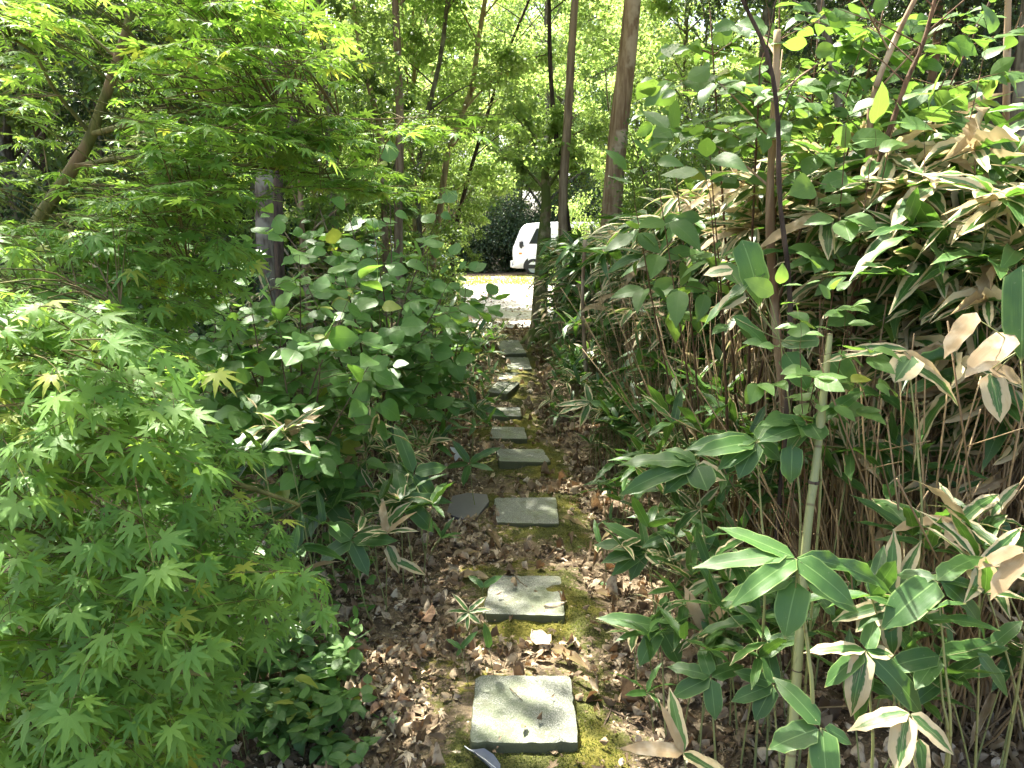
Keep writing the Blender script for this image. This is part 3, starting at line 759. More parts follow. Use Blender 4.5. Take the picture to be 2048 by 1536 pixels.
# far belt of trees that closes the clearing
T1=plant_tree('woodland_tree','broad pale green tree in the belt beyond the gravel lot','tree',(-3.0,36,0),'trees beyond the clearing',seed=11,H=11,r0=0.20,crown0=0.10,crad=3.6,nlimb=26,nleaf=34000,tms=OVF,lsize=0.15,lmat='sunny',bmat='bark_grey',clump=0.45,flat=0.75)
T2=plant_tree('woodland_tree','tall mid green tree in the belt beyond the gravel lot','tree',(3.2,39,0),'trees beyond the clearing',seed=12,H=14,r0=0.24,crown0=0.14,crad=3.9,nlimb=28,nleaf=36000,tms=OVF,lsize=0.15,lmat='sunny',bmat='bark_grey',clump=0.45,flat=0.7)
T3=plant_tree('woodland_tree','dark evergreen tree in the belt beyond the gravel lot','tree',(8.5,34,0),'trees beyond the clearing',seed=13,H=9,r0=0.2,crown0=0.08,crad=3.2,nlimb=26,nleaf=32000,tms=OVF,lsize=0.13,lmat='mid',bmat='bark_dark',clump=0.45,flat=0.8)
SRC=[T1,T2,T3]
belt=[(-9,34,0),(-14,31,1),(-18,26,2),(-21,20,0),(-6.5,41,1),(0.5,44,0),(7,43,0),(13,38,1),(17,32,0),(20,25,2),(-12,40,2),(-1,50,1),(10,49,0),(-20,36,0),(22,36,1),(5,52,1),(-7,50,0),(16,45,2),(-15,16,1),(17,17,1),(1.6,34.5,1),(-3.5,46,1),(4.5,47,1),(-26,30,1),(27,29,0),(-12,22,0),(13.5,23,1)]
for i,(x,y,s) in enumerate(belt):
    r=copy_tree(SRC[s]); r.location=(x,y,0); r.rotation_euler=(0,0,i*1.3); sc=0.85+0.3*((i*7)%5)/4; r.scale=(sc,sc,sc*(1.25 if abs(x)<9 and y>34 else 1))

# bushes at the back of the clearing: dark evergreen hedge left of the van
def make_bush(name,label,loc,rx,ry,h,n,tms,ls,lmat,seed,group=None,stems=14,cat='bush'):
    global rs
    keep=rs; rs=np.random.RandomState(seed); r=empty(name,loc); W=Geo(); L=Geo(); C=[]
    for i in range(stems):
        a=rs.rand()*6.28; d=rs.rand()**0.5; tip=np.array([math.cos(a)*d*rx,math.sin(a)*d*ry,h*rs.uniform(0.55,1.0)*(1-0.35*d*d)])
        b=tip*[0.25,0.25,0]; Q=spline([b,(b+tip)/2+rs.randn(3)*0.05*h,tip],8); W.tube(Q,np.linspace(0.018*h/1.5,0.004,8),5)
        for s in range(5):
            f=rs.uniform(0.25,1); q=Q[int(f*7)]; e=q+rs.randn(3)*[0.22*rx,0.22*ry,0.12*h]; W.tube([q,(q+e)/2+[0,0,0.02],e],[0.004,0.003,0.0015],4); C+= [e,(q+e)/2]
    C=np.array(C); idx=rs.randint(0,len(C),n); off=rs.randn(n,3)*[rx*0.13,ry*0.13,h*0.09]; P=C[idx]+off; m=P[:,2]>0.02; P,off,idx=P[m],off[m],idx[m]; n=len(P)
    Y=nrm(off*2+rs.randn(n,3)*0.4); Z=nrm(np.stack([rs.randn(n)*0.7,rs.randn(n)*0.7,np.ones(n)],1))
    scatter(L,tms,P,Y,Z,ls*rs.uniform(0.6,1.3,n),rnd=np.clip(rs.rand(n)*0.8+0.2*rs.rand(len(C))[idx],0,1))
    W.build('stems',M['twig'],r); L.build('foliage',M[lmat],r); tag(r,label,cat,group); rs=keep; return r
B1=make_bush('evergreen_bush','dark evergreen bush at the back of the lot, left of the white van',(-2.0,31,0),1.9,1.3,3.2,24000,OVF,0.10,'dark',21)
for i,(x,y,s,lb) in enumerate([(0.3,32.0,1.05,'dark evergreen bush directly behind the nose of the white van'),(3.0,32.6,1.25,'tall dark bush behind the roof of the white van'),(6.2,32.0,1.1,'dark evergreen bush behind the rear of the white van'),(-4.9,31.2,1.0,'dark evergreen bush behind the silver blue car'),(-7.8,30.5,1.1,'dark evergreen bush at the far left of the lot'),(9.5,30.8,1.2,'dark evergreen bush at the far right of the lot')]):
    r=copy_tree(B1); r.location=(x,y,0); r.rotation_euler=(0,0,1+i*1.7); r.scale=(s,s,s); r['label']=lb

# ------------------------------------------------------------------ trunks of the near wood
def spec_tree(name,label,pts,y0,r0,H,bmat,lmat,seed,crown0=0.45,crad=1.6,nleaf=9000,nlimb=12,ls=0.08,tms=OVF,dy=0.0,**k):
    b,P=tpath(pts,y0,dy); top=P[-1]; d=nrm(P[-1]-P[-2])
    z=top[2]; 
    while z<H:
        d=nrm(d*[1,1,1]+[rs.randn()*0.08,rs.randn()*0.08,0.15]); top=top+d*0.8; z=top[2]; P=np.concatenate([P,[top]])
    return plant_tree(name,label,'tree',b,seed=seed,H=H,r0=r0,crown0=crown0,crad=crad,nlimb=nlimb,nleaf=nleaf,tms=tms,lsize=ls,lmat=lmat,bmat=bmat,path=P,**k)
spec_tree('grey_tree','thick grey lichen-spotted trunk behind the maple on the left',[(548,640),(530,420),(545,200),(552,0)],6.2,0.095,8.5,'bark_grey','mid',31,0.45,2.0,4500,10,ls=0.085,clump=0.28)
spec_tree('dark_stemmed_tree','slim dark bent stem just right of the thick grey trunk',[(560,560),(557,330),(575,280),(598,200),(603,90),(615,0)],5.2,0.036,6.0,'bark_dark','mid',32,0.6,1.2,1800,6,ls=0.08,clump=0.28)
spec_tree('slender_tree','slender pale grey stem between the dark bent stem and the shrub',[(672,560),(662,380),(655,200),(640,40)],8.0,0.05,7.5,'bark_grey','sunny',33,0.5,1.8,5500,9,clump=0.28)
spec_tree('forked_tree','reddish upright trunk rising behind the ovate-leaved shrub',[(798,600),(797,430),(800,260),(795,100),(790,0)],8.4,0.055,8.0,'bark_red','sunny',34,0.45,1.9,4500,9,clump=0.28)
spec_tree('leaning_tree','brown stem leaning left above the shrub, left of the reddish trunk',[(772,560),(765,300),(745,200),(722,100),(705,0)],9.2,0.045,8.0,'bark_tan','sunny',35,0.5,1.8,3500,8,clump=0.28)
spec_tree('arching_tree','pale stem arching right over the left side of the path',[(850,600),(835,380),(850,250),(880,120),(895,0)],11.0,0.045,8.0,'bark_grey','sunny',36,0.28,1.6,6000,12)
spec_tree('slanting_tree','dark slanting stem above the path, leaning right towards the sky gap',[(905,500),(930,380),(965,260),(1010,120),(1050,20)],13.0,0.042,7.0,'bark_dark','sunny',37,0.3,1.8,11000,15)
spec_tree('crooked_tree','crooked forked brown stem left of the path near the clearing',[(865,520),(880,420),(900,280),(940,190),(960,60)],12.0,0.06,8.0,'bark_tan','sunny',38,0.28,1.9,12000,15)
spec_tree('thick_tan_tree','thickest tan trunk right of centre behind the bamboo thicket',[(1222,470),(1225,400),(1238,250),(1255,110),(1265,0)],9.0,0.135,10.0,'bark_tan','sunny',39,0.48,2.4,10000,12,ls=0.085,clump=0.3)
spec_tree('slim_tan_tree','slim straight reddish trunk left of the thickest trunk',[(1128,520),(1125,400),(1135,250),(1143,100),(1150,0)],9.6,0.068,9.0,'bark_red','sunny',40,0.52,2.0,10000,10)
spec_tree('thin_dark_tree','thin dark stem crossing beside the slim reddish trunk',[(1140,500),(1125,370),(1108,240),(1100,120),(1098,0)],10.2,0.042,8.0,'bark_dark','sunny',41,0.5,1.8,8000,9)
b,P=tpath([(1078,672),(1080,600),(1086,500),(1092,410),(1090,330)],10.3)
# mossy trunk with flared roots beside the end of the path
r=empty('mossy_tree',b); 
Pm=np.concatenate([P,[P[-1]+[0.05,0.1,0.35]]])
W,L=make_tree(42,3,0.145,0.72,0.95,9,3200,OVF,0.08,None,None,path=Pm)
for a,ln in ((3.5,0.40),(4.1,0.30),(2.7,0.25),(5.0,0.28),(0.3,0.3)):
    d=np.array([math.cos(a),math.sin(a),0]); W.tube(spline([d*0.02+[0,0,0.38],d*0.11+[0,0,0.16],d*0.22+[0,0,0.05],d*ln+[0,0,-0.03]],10),np.linspace(0.085,0.03,10),8)
W.build('trunk',M['bark_moss'],r); L.build('crown',M['sunny'],r); tag(r,'mossy leaning trunk with flared roots beside the last paving slabs','tree')

S4=plant_tree('evergreen_tree','dark leafed evergreen behind the upper right shrubs','tree',(4.4,7.2,0),'evergreens behind the right thicket',seed=55,H=5.2,r0=0.055,crown0=0.12,crad=1.7,nlimb=24,nleaf=17000,tms=OVF,lsize=0.065,lmat='dark',bmat='bark_dark',wob=0.10,lim_up=0.5,clump=0.42)
for i,(x,y,sc) in enumerate([(5.9,9.0,1.1),(7.6,7.5,1.15),(3.9,10.8,1.1),(7.4,11.5,1.2),(-4.6,7.6,1.0),(-3.6,9.2,0.9),(-6.9,10.6,1.2)]):
    r=copy_tree(S4); r.location=(x,y,0); r.rotation_euler=(0,0,i*2.1); r.scale=(sc,sc,sc)
    if x<0: r['label']='dark leafed evergreen deep in the left wood'; r['group']='evergreens in the left wood'
tp=np.array([[0,0,-0.03],[0.15,0,0.8],[0.5,0.1,1.7],[1.1,0.1,2.4],[1.8,0.0,2.75]])
plant_tree('overhanging_tree','sunlit low branch hanging over the far end of the path, left of the van','tree',(-2.35,15.2,0),seed=56,H=2.75,r0=0.05,crown0=0.45,crad=1.35,nlimb=16,nleaf=9000,tms=OVF,lsize=0.09,lmat='sunny',bmat='bark_dark',path=tp,lim_up=0.25)
# more slim stems of the wood on the left, and the trees whose crowns shade the path from above
S1=plant_tree('understory_tree','slim leafy understory tree in the wood on the left','tree',(-3.0,9.5,0),'slim understory trees of the left wood',seed=51,H=6.0,r0=0.040,crown0=0.2,crad=1.3,nlimb=18,nleaf=11000,tms=OVF,lsize=0.075,lmat='mid',bmat='bark_grey',wob=0.09,lim_up=0.8)
S2=plant_tree('understory_tree','slim bright leaved tree in the wood behind the left shrubs','tree',(-1.6,12.5,0),'slim bright trees behind the left shrubs',seed=52,H=7.0,r0=0.048,crown0=0.18,crad=1.5,nlimb=18,nleaf=11000,tms=OVF,lsize=0.08,lmat='sunny',bmat='bark_tan',wob=0.10,lim_up=0.9)
for i,(x,y,s) in enumerate([(-4.4,8.2,0),(-5.2,11.5,1),(-3.6,13.5,1),(-6.8,9.5,0),(-2.6,15.6,1),(-7.8,13,1),(-9.5,10.5,0),(-5.5,16,1),(-4.2,6.4,0),(-8.5,17,1),(-1.9,18.2,1),(-11,14,0),(-6.0,6.3,0),(-3.4,19.5,1)]):
    r=copy_tree((S1,S2)[s]); r.location=(x,y,0); r.rotation_euler=(0,0,i*2.1+0.5); sc=0.85+0.35*((i*3)%4)/3; r.scale=(sc,sc,sc*1.05)
for i,(x,y) in enumerate([(-1.35,8.9),(-2.3,9.9),(-1.5,11.6),(-3.3,8.3),(-2.9,11.4),(-2.2,13.4),(-1.0,14.2),(-3.9,10.4),(-2.1,7.6),(-4.9,12.9),(-1.4,16.6),(-3.0,17.0)]):
    r=copy_tree(S2 if i%3 else S1); r.location=(x,y,0); r.rotation_euler=(0,0,i*1.7+0.2); sc=0.50+0.12*(i%3); r.scale=(sc,sc,sc)
    r['label']='young leafy sapling tree filling the gaps between the left trunks'; r['group']='young trees between the left trunks'
S3=plant_tree('understory_tree','slim bright tree standing behind the bamboo thicket on the right','tree',(3.0,12.5,0),'slim trees behind the bamboo thicket on the right',seed=53,H=7.5,r0=0.042,crown0=0.22,crad=1.7,nlimb=18,nleaf=13000,tms=OVF,lsize=0.08,lmat='sunny',bmat='bark_grey',wob=0.09,lim_up=0.8)
for i,(x,y) in enumerate([(4.6,10.5),(6.4,12.5),(5.2,15.0),(8.0,10.0),(2.2,16.2),(8.5,15),(6.8,8.0),(10,12.0)]):
    r=copy_tree(S3); r.location=(x,y,0); r.rotation_euler=(0,0,i*1.9+0.7); sc=0.85+0.35*((i*3)%4)/3; r.scale=(sc,sc,sc)
# tall canopy trees
C1=plant_tree('canopy_tree','tall canopy tree whose crown shades the path from the left','tree',(-3.6,4.4,0),'tall canopy trees beside the path',seed=61,H=8.5,r0=0.10,crown0=0.48,crad=2.9,nlimb=14,nleaf=6500,tms=OVF,lsize=0.10,lmat='sunny',bmat='bark_grey',clump=0.34)
for i,(x,y,s) in enumerate([(-2.9,8.6,1.0),(3.6,5.4,1.05),(2.9,9.0,1.05),(-5.0,7.5,1.1),(3.4,1.0,1.0),(-2.6,0.2,1.0),(5.5,3.5,1.1),(-6.5,12,1.1),(3.0,13.5,0.85)]):
    r=copy_tree(C1); r.location=(x,y,0); r.rotation_euler=(0,0,i*2.3+1.0); r.scale=(s,s,s)

# fine-leaved shrub behind the thicket on the right, and shrubs under the wood
D1=make_bush('fine_leaved_bush','fine-leaved dark green bush right of the thickest trunk',(2.45,8.8,0),1.35,1.1,3.7,60000,DIA,0.05,'mid',71,stems=22)
for i,(x,y,s,lb) in enumerate([(4.4,7.8,1.0,'fine-leaved dark green bush behind the right thicket, under the upper leaves'),(6.2,8.6,1.1,'fine-leaved dark bush at the right edge behind the thicket'),(2.0,11.0,0.75,'small fine-leaved bush behind the two reddish trunks')]):
    r=copy_tree(D1); r.location=(x,y,0); r.rotation_euler=(0,0,i*1.9+1); r.scale=(s,s,s); r['label']=lb
E1=make_bush('woodland_bush','leafy bush at the left edge of the clearing',(-2.0,10.6,0),0.9,0.8,1.7,9000,OVF,0.06,'sunny',72,'bushes under the left wood')
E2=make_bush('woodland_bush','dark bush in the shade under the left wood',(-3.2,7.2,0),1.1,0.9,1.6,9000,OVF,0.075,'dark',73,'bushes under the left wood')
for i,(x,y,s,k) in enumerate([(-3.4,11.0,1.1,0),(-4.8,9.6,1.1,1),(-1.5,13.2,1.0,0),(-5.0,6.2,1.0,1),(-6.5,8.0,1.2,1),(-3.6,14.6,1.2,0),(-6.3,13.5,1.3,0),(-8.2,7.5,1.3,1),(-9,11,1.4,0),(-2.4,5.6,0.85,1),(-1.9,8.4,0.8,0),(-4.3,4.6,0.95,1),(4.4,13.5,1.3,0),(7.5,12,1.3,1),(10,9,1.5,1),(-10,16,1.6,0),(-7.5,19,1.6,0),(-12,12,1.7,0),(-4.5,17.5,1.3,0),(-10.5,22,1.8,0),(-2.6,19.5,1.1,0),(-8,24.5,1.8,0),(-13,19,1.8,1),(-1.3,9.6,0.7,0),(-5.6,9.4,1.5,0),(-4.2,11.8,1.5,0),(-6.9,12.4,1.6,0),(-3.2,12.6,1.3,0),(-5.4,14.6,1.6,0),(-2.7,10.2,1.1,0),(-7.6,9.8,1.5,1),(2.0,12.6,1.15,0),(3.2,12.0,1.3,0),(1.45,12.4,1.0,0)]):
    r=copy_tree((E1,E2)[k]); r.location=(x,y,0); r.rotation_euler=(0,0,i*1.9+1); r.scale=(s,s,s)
    if x>0: r['label']='leafy bush in the wood behind the right thicket'; r['group']='bushes behind the right thicket'

r=copy_tree(E1); r.location=(1.05,13.4,0); r.scale=(0.62,0.62,1.2); r['label']='narrow leafy bush at the edge of the lot in front of the van door'; r['group']='bushes behind the right thicket'
# ================================================================== vehicles
def box_geo(g,x0,x1,y0,y1,z0,z1):
    V=np.array([(x,y,z) for x in (x0,x1) for y in (y0,y1) for z in (z0,z1)]); Fc=[(0,1,3),(0,3,2),(4,6,7),(4,7,5),(0,4,5),(0,5,1),(2,3,7),(2,7,6),(0,2,6),(0,6,4),(1,5,7),(1,7,3)]
    g.raw(V,Fc)
def extrude_profile(g,prof,ys,ins=None):
    """side profile (x,z) lofted across the width; ins = inset per station (rounded sides)"""
    pr=np.array(prof,float); m=len(pr); c=pr.mean(0); L=[]
    for y,k in zip(ys,ins):
        q=c+(pr-c)*k; L.append(np.stack([q[:,0],np.full(m,y),q[:,1]],1))
    V=np.concatenate(L+[[(c[0],ys[0],c[1])],[(c[0],ys[-1],c[1])]]); Fc=[]
    for a in range(len(L)-1):
        for k in range(m):
            k2=(k+1)%m; Fc+=[(a*m+k,(a+1)*m+k,(a+1)*m+k2),(a*m+k,(a+1)*m+k2,a*m+k2)]
    e=len(L)*m
    for k in range(m):
        k2=(k+1)%m; Fc+=[(e,k,k2),(e+1,(len(L)-1)*m+k2,(len(L)-1)*m+k)]
    g.raw(V,Fc)
def wheel(root,x,y,r,wd,side):
    g=Geo(); n=28; th=np.linspace(0,2*math.pi,n,endpoint=False); L=[]
    for rr,yy in ((r*0.62,-wd/2),(r*0.93,-wd/2),(r,-wd/2+0.02),(r,wd/2-0.02),(r*0.93,wd/2),(r*0.62,wd/2)): L.append(np.stack([np.cos(th)*rr,np.full(n,yy),np.sin(th)*rr],1))
    V=np.concatenate(L)+[x,y,r]; Fc=[]
    for a in range(5):
        for k in range(n):
            k2=(k+1)%n; Fc+=[(a*n+k,a*n+k2,(a+1)*n+k2),(a*n+k,(a+1)*n+k2,(a+1)*n+k)]
    g.raw(V,Fc); t=g.build('wheel',M['black'],root)
    g=Geo(); f=side*(wd/2-0.02)
    V=[(x,y+f*0.7,r)]; 
    for rr,ff in ((r*0.18,1.0),(r*0.5,0.75),(r*0.63,1.0)):
        for a in th: V.append((x+math.cos(a)*rr*(1.0),y+f*ff,r+math.sin(a)*rr))
    Fc=[]
    for k in range(n):
        k2=(k+1)%n; Fc.append((0,1+k,1+k2))
        for q in (0,1): Fc+=[(1+q*n+k,1+(q+1)*n+k,1+(q+1)*n+k2),(1+q*n+k,1+(q+1)*n+k2,1+q*n+k2)]
    g.raw(np.array(V),Fc); g.build('rim',M['rim'],t)
def quadp(root,name,pts,mat,th=0.012,axis=(0,-1,0)):
    q=np.array(pts,float); a=np.array(axis,float)*th; m=len(q); V=np.concatenate([q,q+a]); Fc=[]
    for k in range(m):
        k2=(k+1)%m; Fc+=[(k,k2,m+k2),(k,m+k2,m+k)]
    for k in range(1,m-1): Fc+=[(m,m+k,m+k+1),(0,k+1,k)]
    g=Geo(); g.raw(V,Fc); return g.build(name,mat,root,smooth=False)
def make_van():
    root=empty('white_van',(0,0,0)); g=Geo()
    prof=[(0.02,0.42),(0.0,0.62),(0.0,1.02),(0.07,1.18),(0.36,1.82),(0.85,1.95),(1.6,1.98),(4.4,1.97),(4.62,1.90),(4.69,1.0),(4.69,0.38),(4.3,0.28),(0.3,0.26)]
    pr=spline([(x,0,z) for x,z in prof]+[(prof[0][0],0,prof[0][1])],70)[:-1][:,[0,2]]
    extrude_profile(g,pr,[-0.84,-0.80,-0.5,0,0.5,0.80,0.84],[0.96,0.99,1.0,1.0,1.0,0.99,0.96]); g.build('body',M['van_white'],root)
    quadp(root,'windscreen',[(0.08,-0.68,1.22),(0.34,-0.62,1.78),(0.34,0.62,1.78),(0.08,0.68,1.22)],M['glass'],0.05,(-0.8,0,0.55))
    fx=-0.835
    d=quadp(root,'front_door',[(0.62,fx,0.42),(0.52,fx,1.12),(0.82,fx,1.80),(1.52,fx,1.84),(1.52,fx,0.42)],M['van_white'],0.012)
    quadp(d,'side_window',[(0.62,fx-0.012,1.18),(0.90,fx-0.012,1.74),(1.44,fx-0.012,1.76),(1.44,fx-0.012,1.18)],M['glass'],0.008)
    quadp(d,'door_handle',[(1.28,fx-0.012,1.02),(1.28,fx-0.012,1.06),(1.44,fx-0.012,1.06),(1.44,fx-0.012,1.02)],M['black'],0.03)
    d=quadp(root,'sliding_door',[(1.60,fx,0.42),(1.60,fx,1.84),(2.85,fx,1.84),(2.85,fx,0.42)],M['van_white'],0.012)
    quadp(d,'side_window',[(1.70,fx-0.012,1.18),(1.70,fx-0.012,1.76),(2.75,fx-0.012,1.76),(2.75,fx-0.012,1.18)],M['glass'],0.008)
    quadp(root,'rear_window',[(2.95,fx-0.004,1.18),(2.95,fx-0.004,1.76),(4.35,fx-0.004,1.74),(4.45,fx-0.004,1.18)],M['glass'],0.008)
    for s in (-1,1): quadp(root,'headlight',[(-0.005,s*0.45,0.72),(0.0,s*0.45,0.90),(0.03,s*0.76,0.94),(0.03,s*0.76,0.72)],M['lamp'],0.03,(-1,0,0))
    quadp(root,'grille',[(-0.012,-0.40,0.66),(-0.008,-0.40,0.84),(-0.008,0.40,0.84),(-0.012,0.40,0.66)],M['black'],0.02,(-1,0,0))
    quadp(root,'bumper',[(-0.02,-0.78,0.32),(-0.02,-0.78,0.55),(-0.02,0.78,0.55),(-0.02,0.78,0.32)],M['van_white'],0.06,(-1,0,0))
    g=Geo(); g.tube([(0.42,-0.84,1.10),(0.36,-1.0,1.13)],[0.02,0.02],8); g.tube([(0.35,-1.0,1.02),(0.35,-1.02,1.10),(0.35,-1.02,1.24),(0.35,-1.0,1.30)],[0.03,0.075,0.075,0.03],10); g.build('mirror',M['black'],root)
    quadp(root,'side_marker',[(0.25,fx,0.80),(0.25,fx,0.86),(0.36,fx,0.86),(0.36,fx,0.80)],M['amber'],0.012)
    for x in (0.80,3.75):
        g=Geo(); th=np.linspace(0,2*math.pi,25)[:-1]; V=[(x,fx-0.006,0.33)]+[(x+0.39*math.cos(a),fx-0.006,max(0.27,0.33+0.39*math.sin(a))) for a in th]
        g.raw(np.array(V),[(0,1+(k+1)%24,1+k) for k in range(24)]); g.build('wheel_arch',M['black'],root)
        for s in (-1,1): wheel(root,x,s*0.755,0.325,0.20,s)
    tag(root,'white boxy van parked at the back of the gravel lot behind the trunks','van'); return root
van=make_van(); van.location=(0.10,28.6,0.03); van.rotation_euler=(0,0,R(-6))
def make_car():
    root=empty('parked_car',(0,0,0)); g=Geo()
    prof=[(0.0,0.35),(0.02,0.62),(0.25,0.78),(1.05,0.92),(1.75,1.42),(2.3,1.50),(3.1,1.46),(3.75,1.02),(4.1,0.95),(4.2,0.6),(4.18,0.32),(3.9,0.24),(0.3,0.24)]
    pr=spline([(x,0,z) for x,z in prof]+[(prof[0][0],0,prof[0][1])],60)[:-1][:,[0,2]]
    extrude_profile(g,pr,[-0.82,-0.78,-0.45,0,0.45,0.78,0.82],[0.94,0.985,1,1,1,0.985,0.94]); g.build('body',M['car_silver'],root)
    for f in (-1,1):
        quadp(root,'side_window',[(1.25,f*0.80,0.95),(1.82,f*0.78,1.36),(2.4,f*0.77,1.41),(2.4,f*0.80,0.95)],M['glass'],0.02,(0,f,0))
        quadp(root,'side_window',[(2.48,f*0.80,0.95),(2.48,f*0.77,1.41),(3.05,f*0.78,1.38),(3.5,f*0.80,1.0)],M['glass'],0.02,(0,f,0))
        quadp(root,'headlight',[(0.0,f*0.42,0.60),(0.06,f*0.42,0.74),(0.10,f*0.72,0.76),(0.06,f*0.72,0.60)],M['lamp'],0.04,(-1,0,0))
        for x in (0.78,3.35): wheel(root,x,f*0.74,0.30,0.19,f)
    quadp(root,'windscreen',[(1.12,-0.62,0.96),(1.74,-0.55,1.40),(1.74,0.55,1.40),(1.12,0.62,0.96)],M['glass'],0.03,(-0.5,0,0.8))
    quadp(root,'rear_screen',[(3.16,0.55,1.40),(3.72,0.6,1.04),(3.72,-0.6,1.04),(3.16,-0.55,1.40)],M['glass'],0.03,(0.5,0,0.8))
    tag(root,'pale blue silver car parked behind the leaves left of the path','car'); return root
car=make_car(); car.location=(-2.15,26.0,0.03); car.rotation_euler=(0,0,R(181))

# ================================================================== DWARF BAMBOO
def sasa_geo(seed,h,kind,nl,hi=True,spread=1.0,low=False):
    """returns culm Geo and foliage Geo for one plant standing at the origin"""
    r_=np.random.RandomState(seed); W=Geo(); L=Geo()
    lean=r_.randn(2)*0.10*h; t=np.linspace(0,1,8)[:,None]
    P=np.array([[0,0,-0.02]])+np.array([lean[0],lean[1],h])*t+np.array([lean[0],lean[1],0])*t*t*0.8
    W.tube(P,np.linspace(0.0034,0.0018,8)*(0.8+0.4*h),5,rnd=r_.rand())
    fans=[(1.0,nl)]
    if h>0.35: fans.append((0.84,max(2,nl-3)))
    if h>0.9: fans+= [(0.92,5),(0.80,5),(0.70,4),(0.60,3),(0.48,2)]
    if low: fans+= [(0.95,4),(0.56,4),(0.44,4),(0.34,3),(0.24,3)]
    for f,n in fans:
        p0=np.array([np.interp(f,np.linspace(0,1,8),P[:,q]) for q in range(3)])

        a0=r_.rand()*6.28
        if f<1:
            d=np.array([math.cos(a0),math.sin(a0),0.9]); q=p0+d*0.12*spread; W.tube([p0,(p0+q)/2+[0,0,0.01],q],[0.0018,0.0015,0.0012],4); p0=q
        for i in range(n):
            a=a0+i*6.28/n+r_.randn()*0.35; el=r_.uniform(-0.15,0.75) if i>0 else 1.0
            Y=np.array([math.cos(a)*math.cos(el),math.sin(a)*math.cos(el),math.sin(el)])
            Z=nrm(np.array([0,0,1.0])+r_.randn(3)*0.30+np.array([math.cos(a),math.sin(a),0])*0.2)
            if h>0.9: Y=nrm(Y*[1,1,0.75]+np.array([-0.55,-0.40,-0.28])); Z=nrm(Z+[-0.15,-0.25,0])
            ln=(r_.uniform(0.19,0.29) if h>0.9 else r_.uniform(0.14,0.225))*(0.72+0.28*min(1,h)) ; wd=ln*r_.uniform(0.165,0.235)
            var=0; dry=0; tms=SASA if hi else SASA_LOW
            if kind=='variegated': var=r_.uniform(0.55,1.0) if r_.rand()<0.9 else 0; dry=1.0 if r_.rand()<0.12 else (0.45 if r_.rand()<0.2 else 0)
            elif kind=='withered':
                var=r_.uniform(0.7,1.0) if r_.rand()<0.85 else 0.0; dry=1.0 if r_.rand()<0.24 else (0.46 if r_.rand()<0.35 else 0)
                wd*=0.70; ln*=0.88
                if r_.rand()<0.45 and hi: tms=SASA_CURL
            else: var=r_.uniform(0.2,0.5) if r_.rand()<0.15 else 0
            tm=tms[r_.randint(len(tms))]
            L.inst(tm,[p0],[Y],[Z],ln,wd,rnd=[r_.rand()],var=[var],dry=[dry])
    return W,L
TPL={}
def tpl(kind,hclass,v,hi):
    key=(kind,hclass,v,hi)
    if key not in TPL:
        h={0:0.22,1:0.42,2:0.75,3:1.20,4:1.5,5:1.42,6:1.02}[hclass]
        TPL[key]=sasa_geo(hash((hclass,v,len(kind)))%9999,h,kind,(5,6,7,7,8,8,7)[hclass],hi,low=hclass>=5)
    return TPL[key]
MESHCACHE={}
def place_sasa(x,y,kind,hclass,v,rz,sc,label,group,hi=True,name='dwarf_bamboo'):
    key=(kind,hclass,v,hi); r=empty(name,(x,y,float(gz(x,y))),rz); r.scale=(sc,sc,sc)
    if key not in MESHCACHE:
        W,L=tpl(*key); a=W.build('culm',M['culm'] if kind!='withered' else M['cane'],r); b=L.build('foliage',M['sasa'],r); MESHCACHE[key]=(a,b)
    else:
        for s in MESHCACHE[key]:
            c=s.copy(); COL.objects.link(c); c.parent=r
    tag(r,label,'dwarf bamboo',group); return r
SY=[float(q.mean(0)[1]) for q in SQ]
ORD=['nearest','second','third','fourth','fifth','sixth','askew','pale eighth','ninth','long']
def near_slab(y):
    i=int(np.argmin([abs(y-s) for s in SY[:10]])); return ORD[i]
stuffW,stuffL=Geo(),Geo()
def bake(x,y,kind,hclass,v,rz,sc,hi=False):
    W,L=tpl(kind,hclass,v,hi); c,s=math.cos(rz),math.sin(rz); Rm=np.array([[c,-s,0],[s,c,0],[0,0,1]])*sc; T=np.array([x,y,float(gz(x,y))])
    for src,dst in ((W,stuffW),(L,stuffL)):
        for i in range(len(src.V)):
            off=0
        V=np.concatenate(src.V)@Rm.T+T; Fc=np.concatenate(src.F); UV=np.concatenate(src.UV)
        dst.raw(V,Fc,UV,rnd=np.concatenate(src.A['rnd']),var=np.concatenate(src.A['var']),dry=np.concatenate(src.A['dry']))
plants=[]
def edge_tall(y): return max(0.56,1.32-0.115*(y-1.8))+max(0,min(0.12,(y-7)*0.05))
def edge_low(y): return 0.40+0.10*math.sin(y*1.9)-0.012*(y-2)
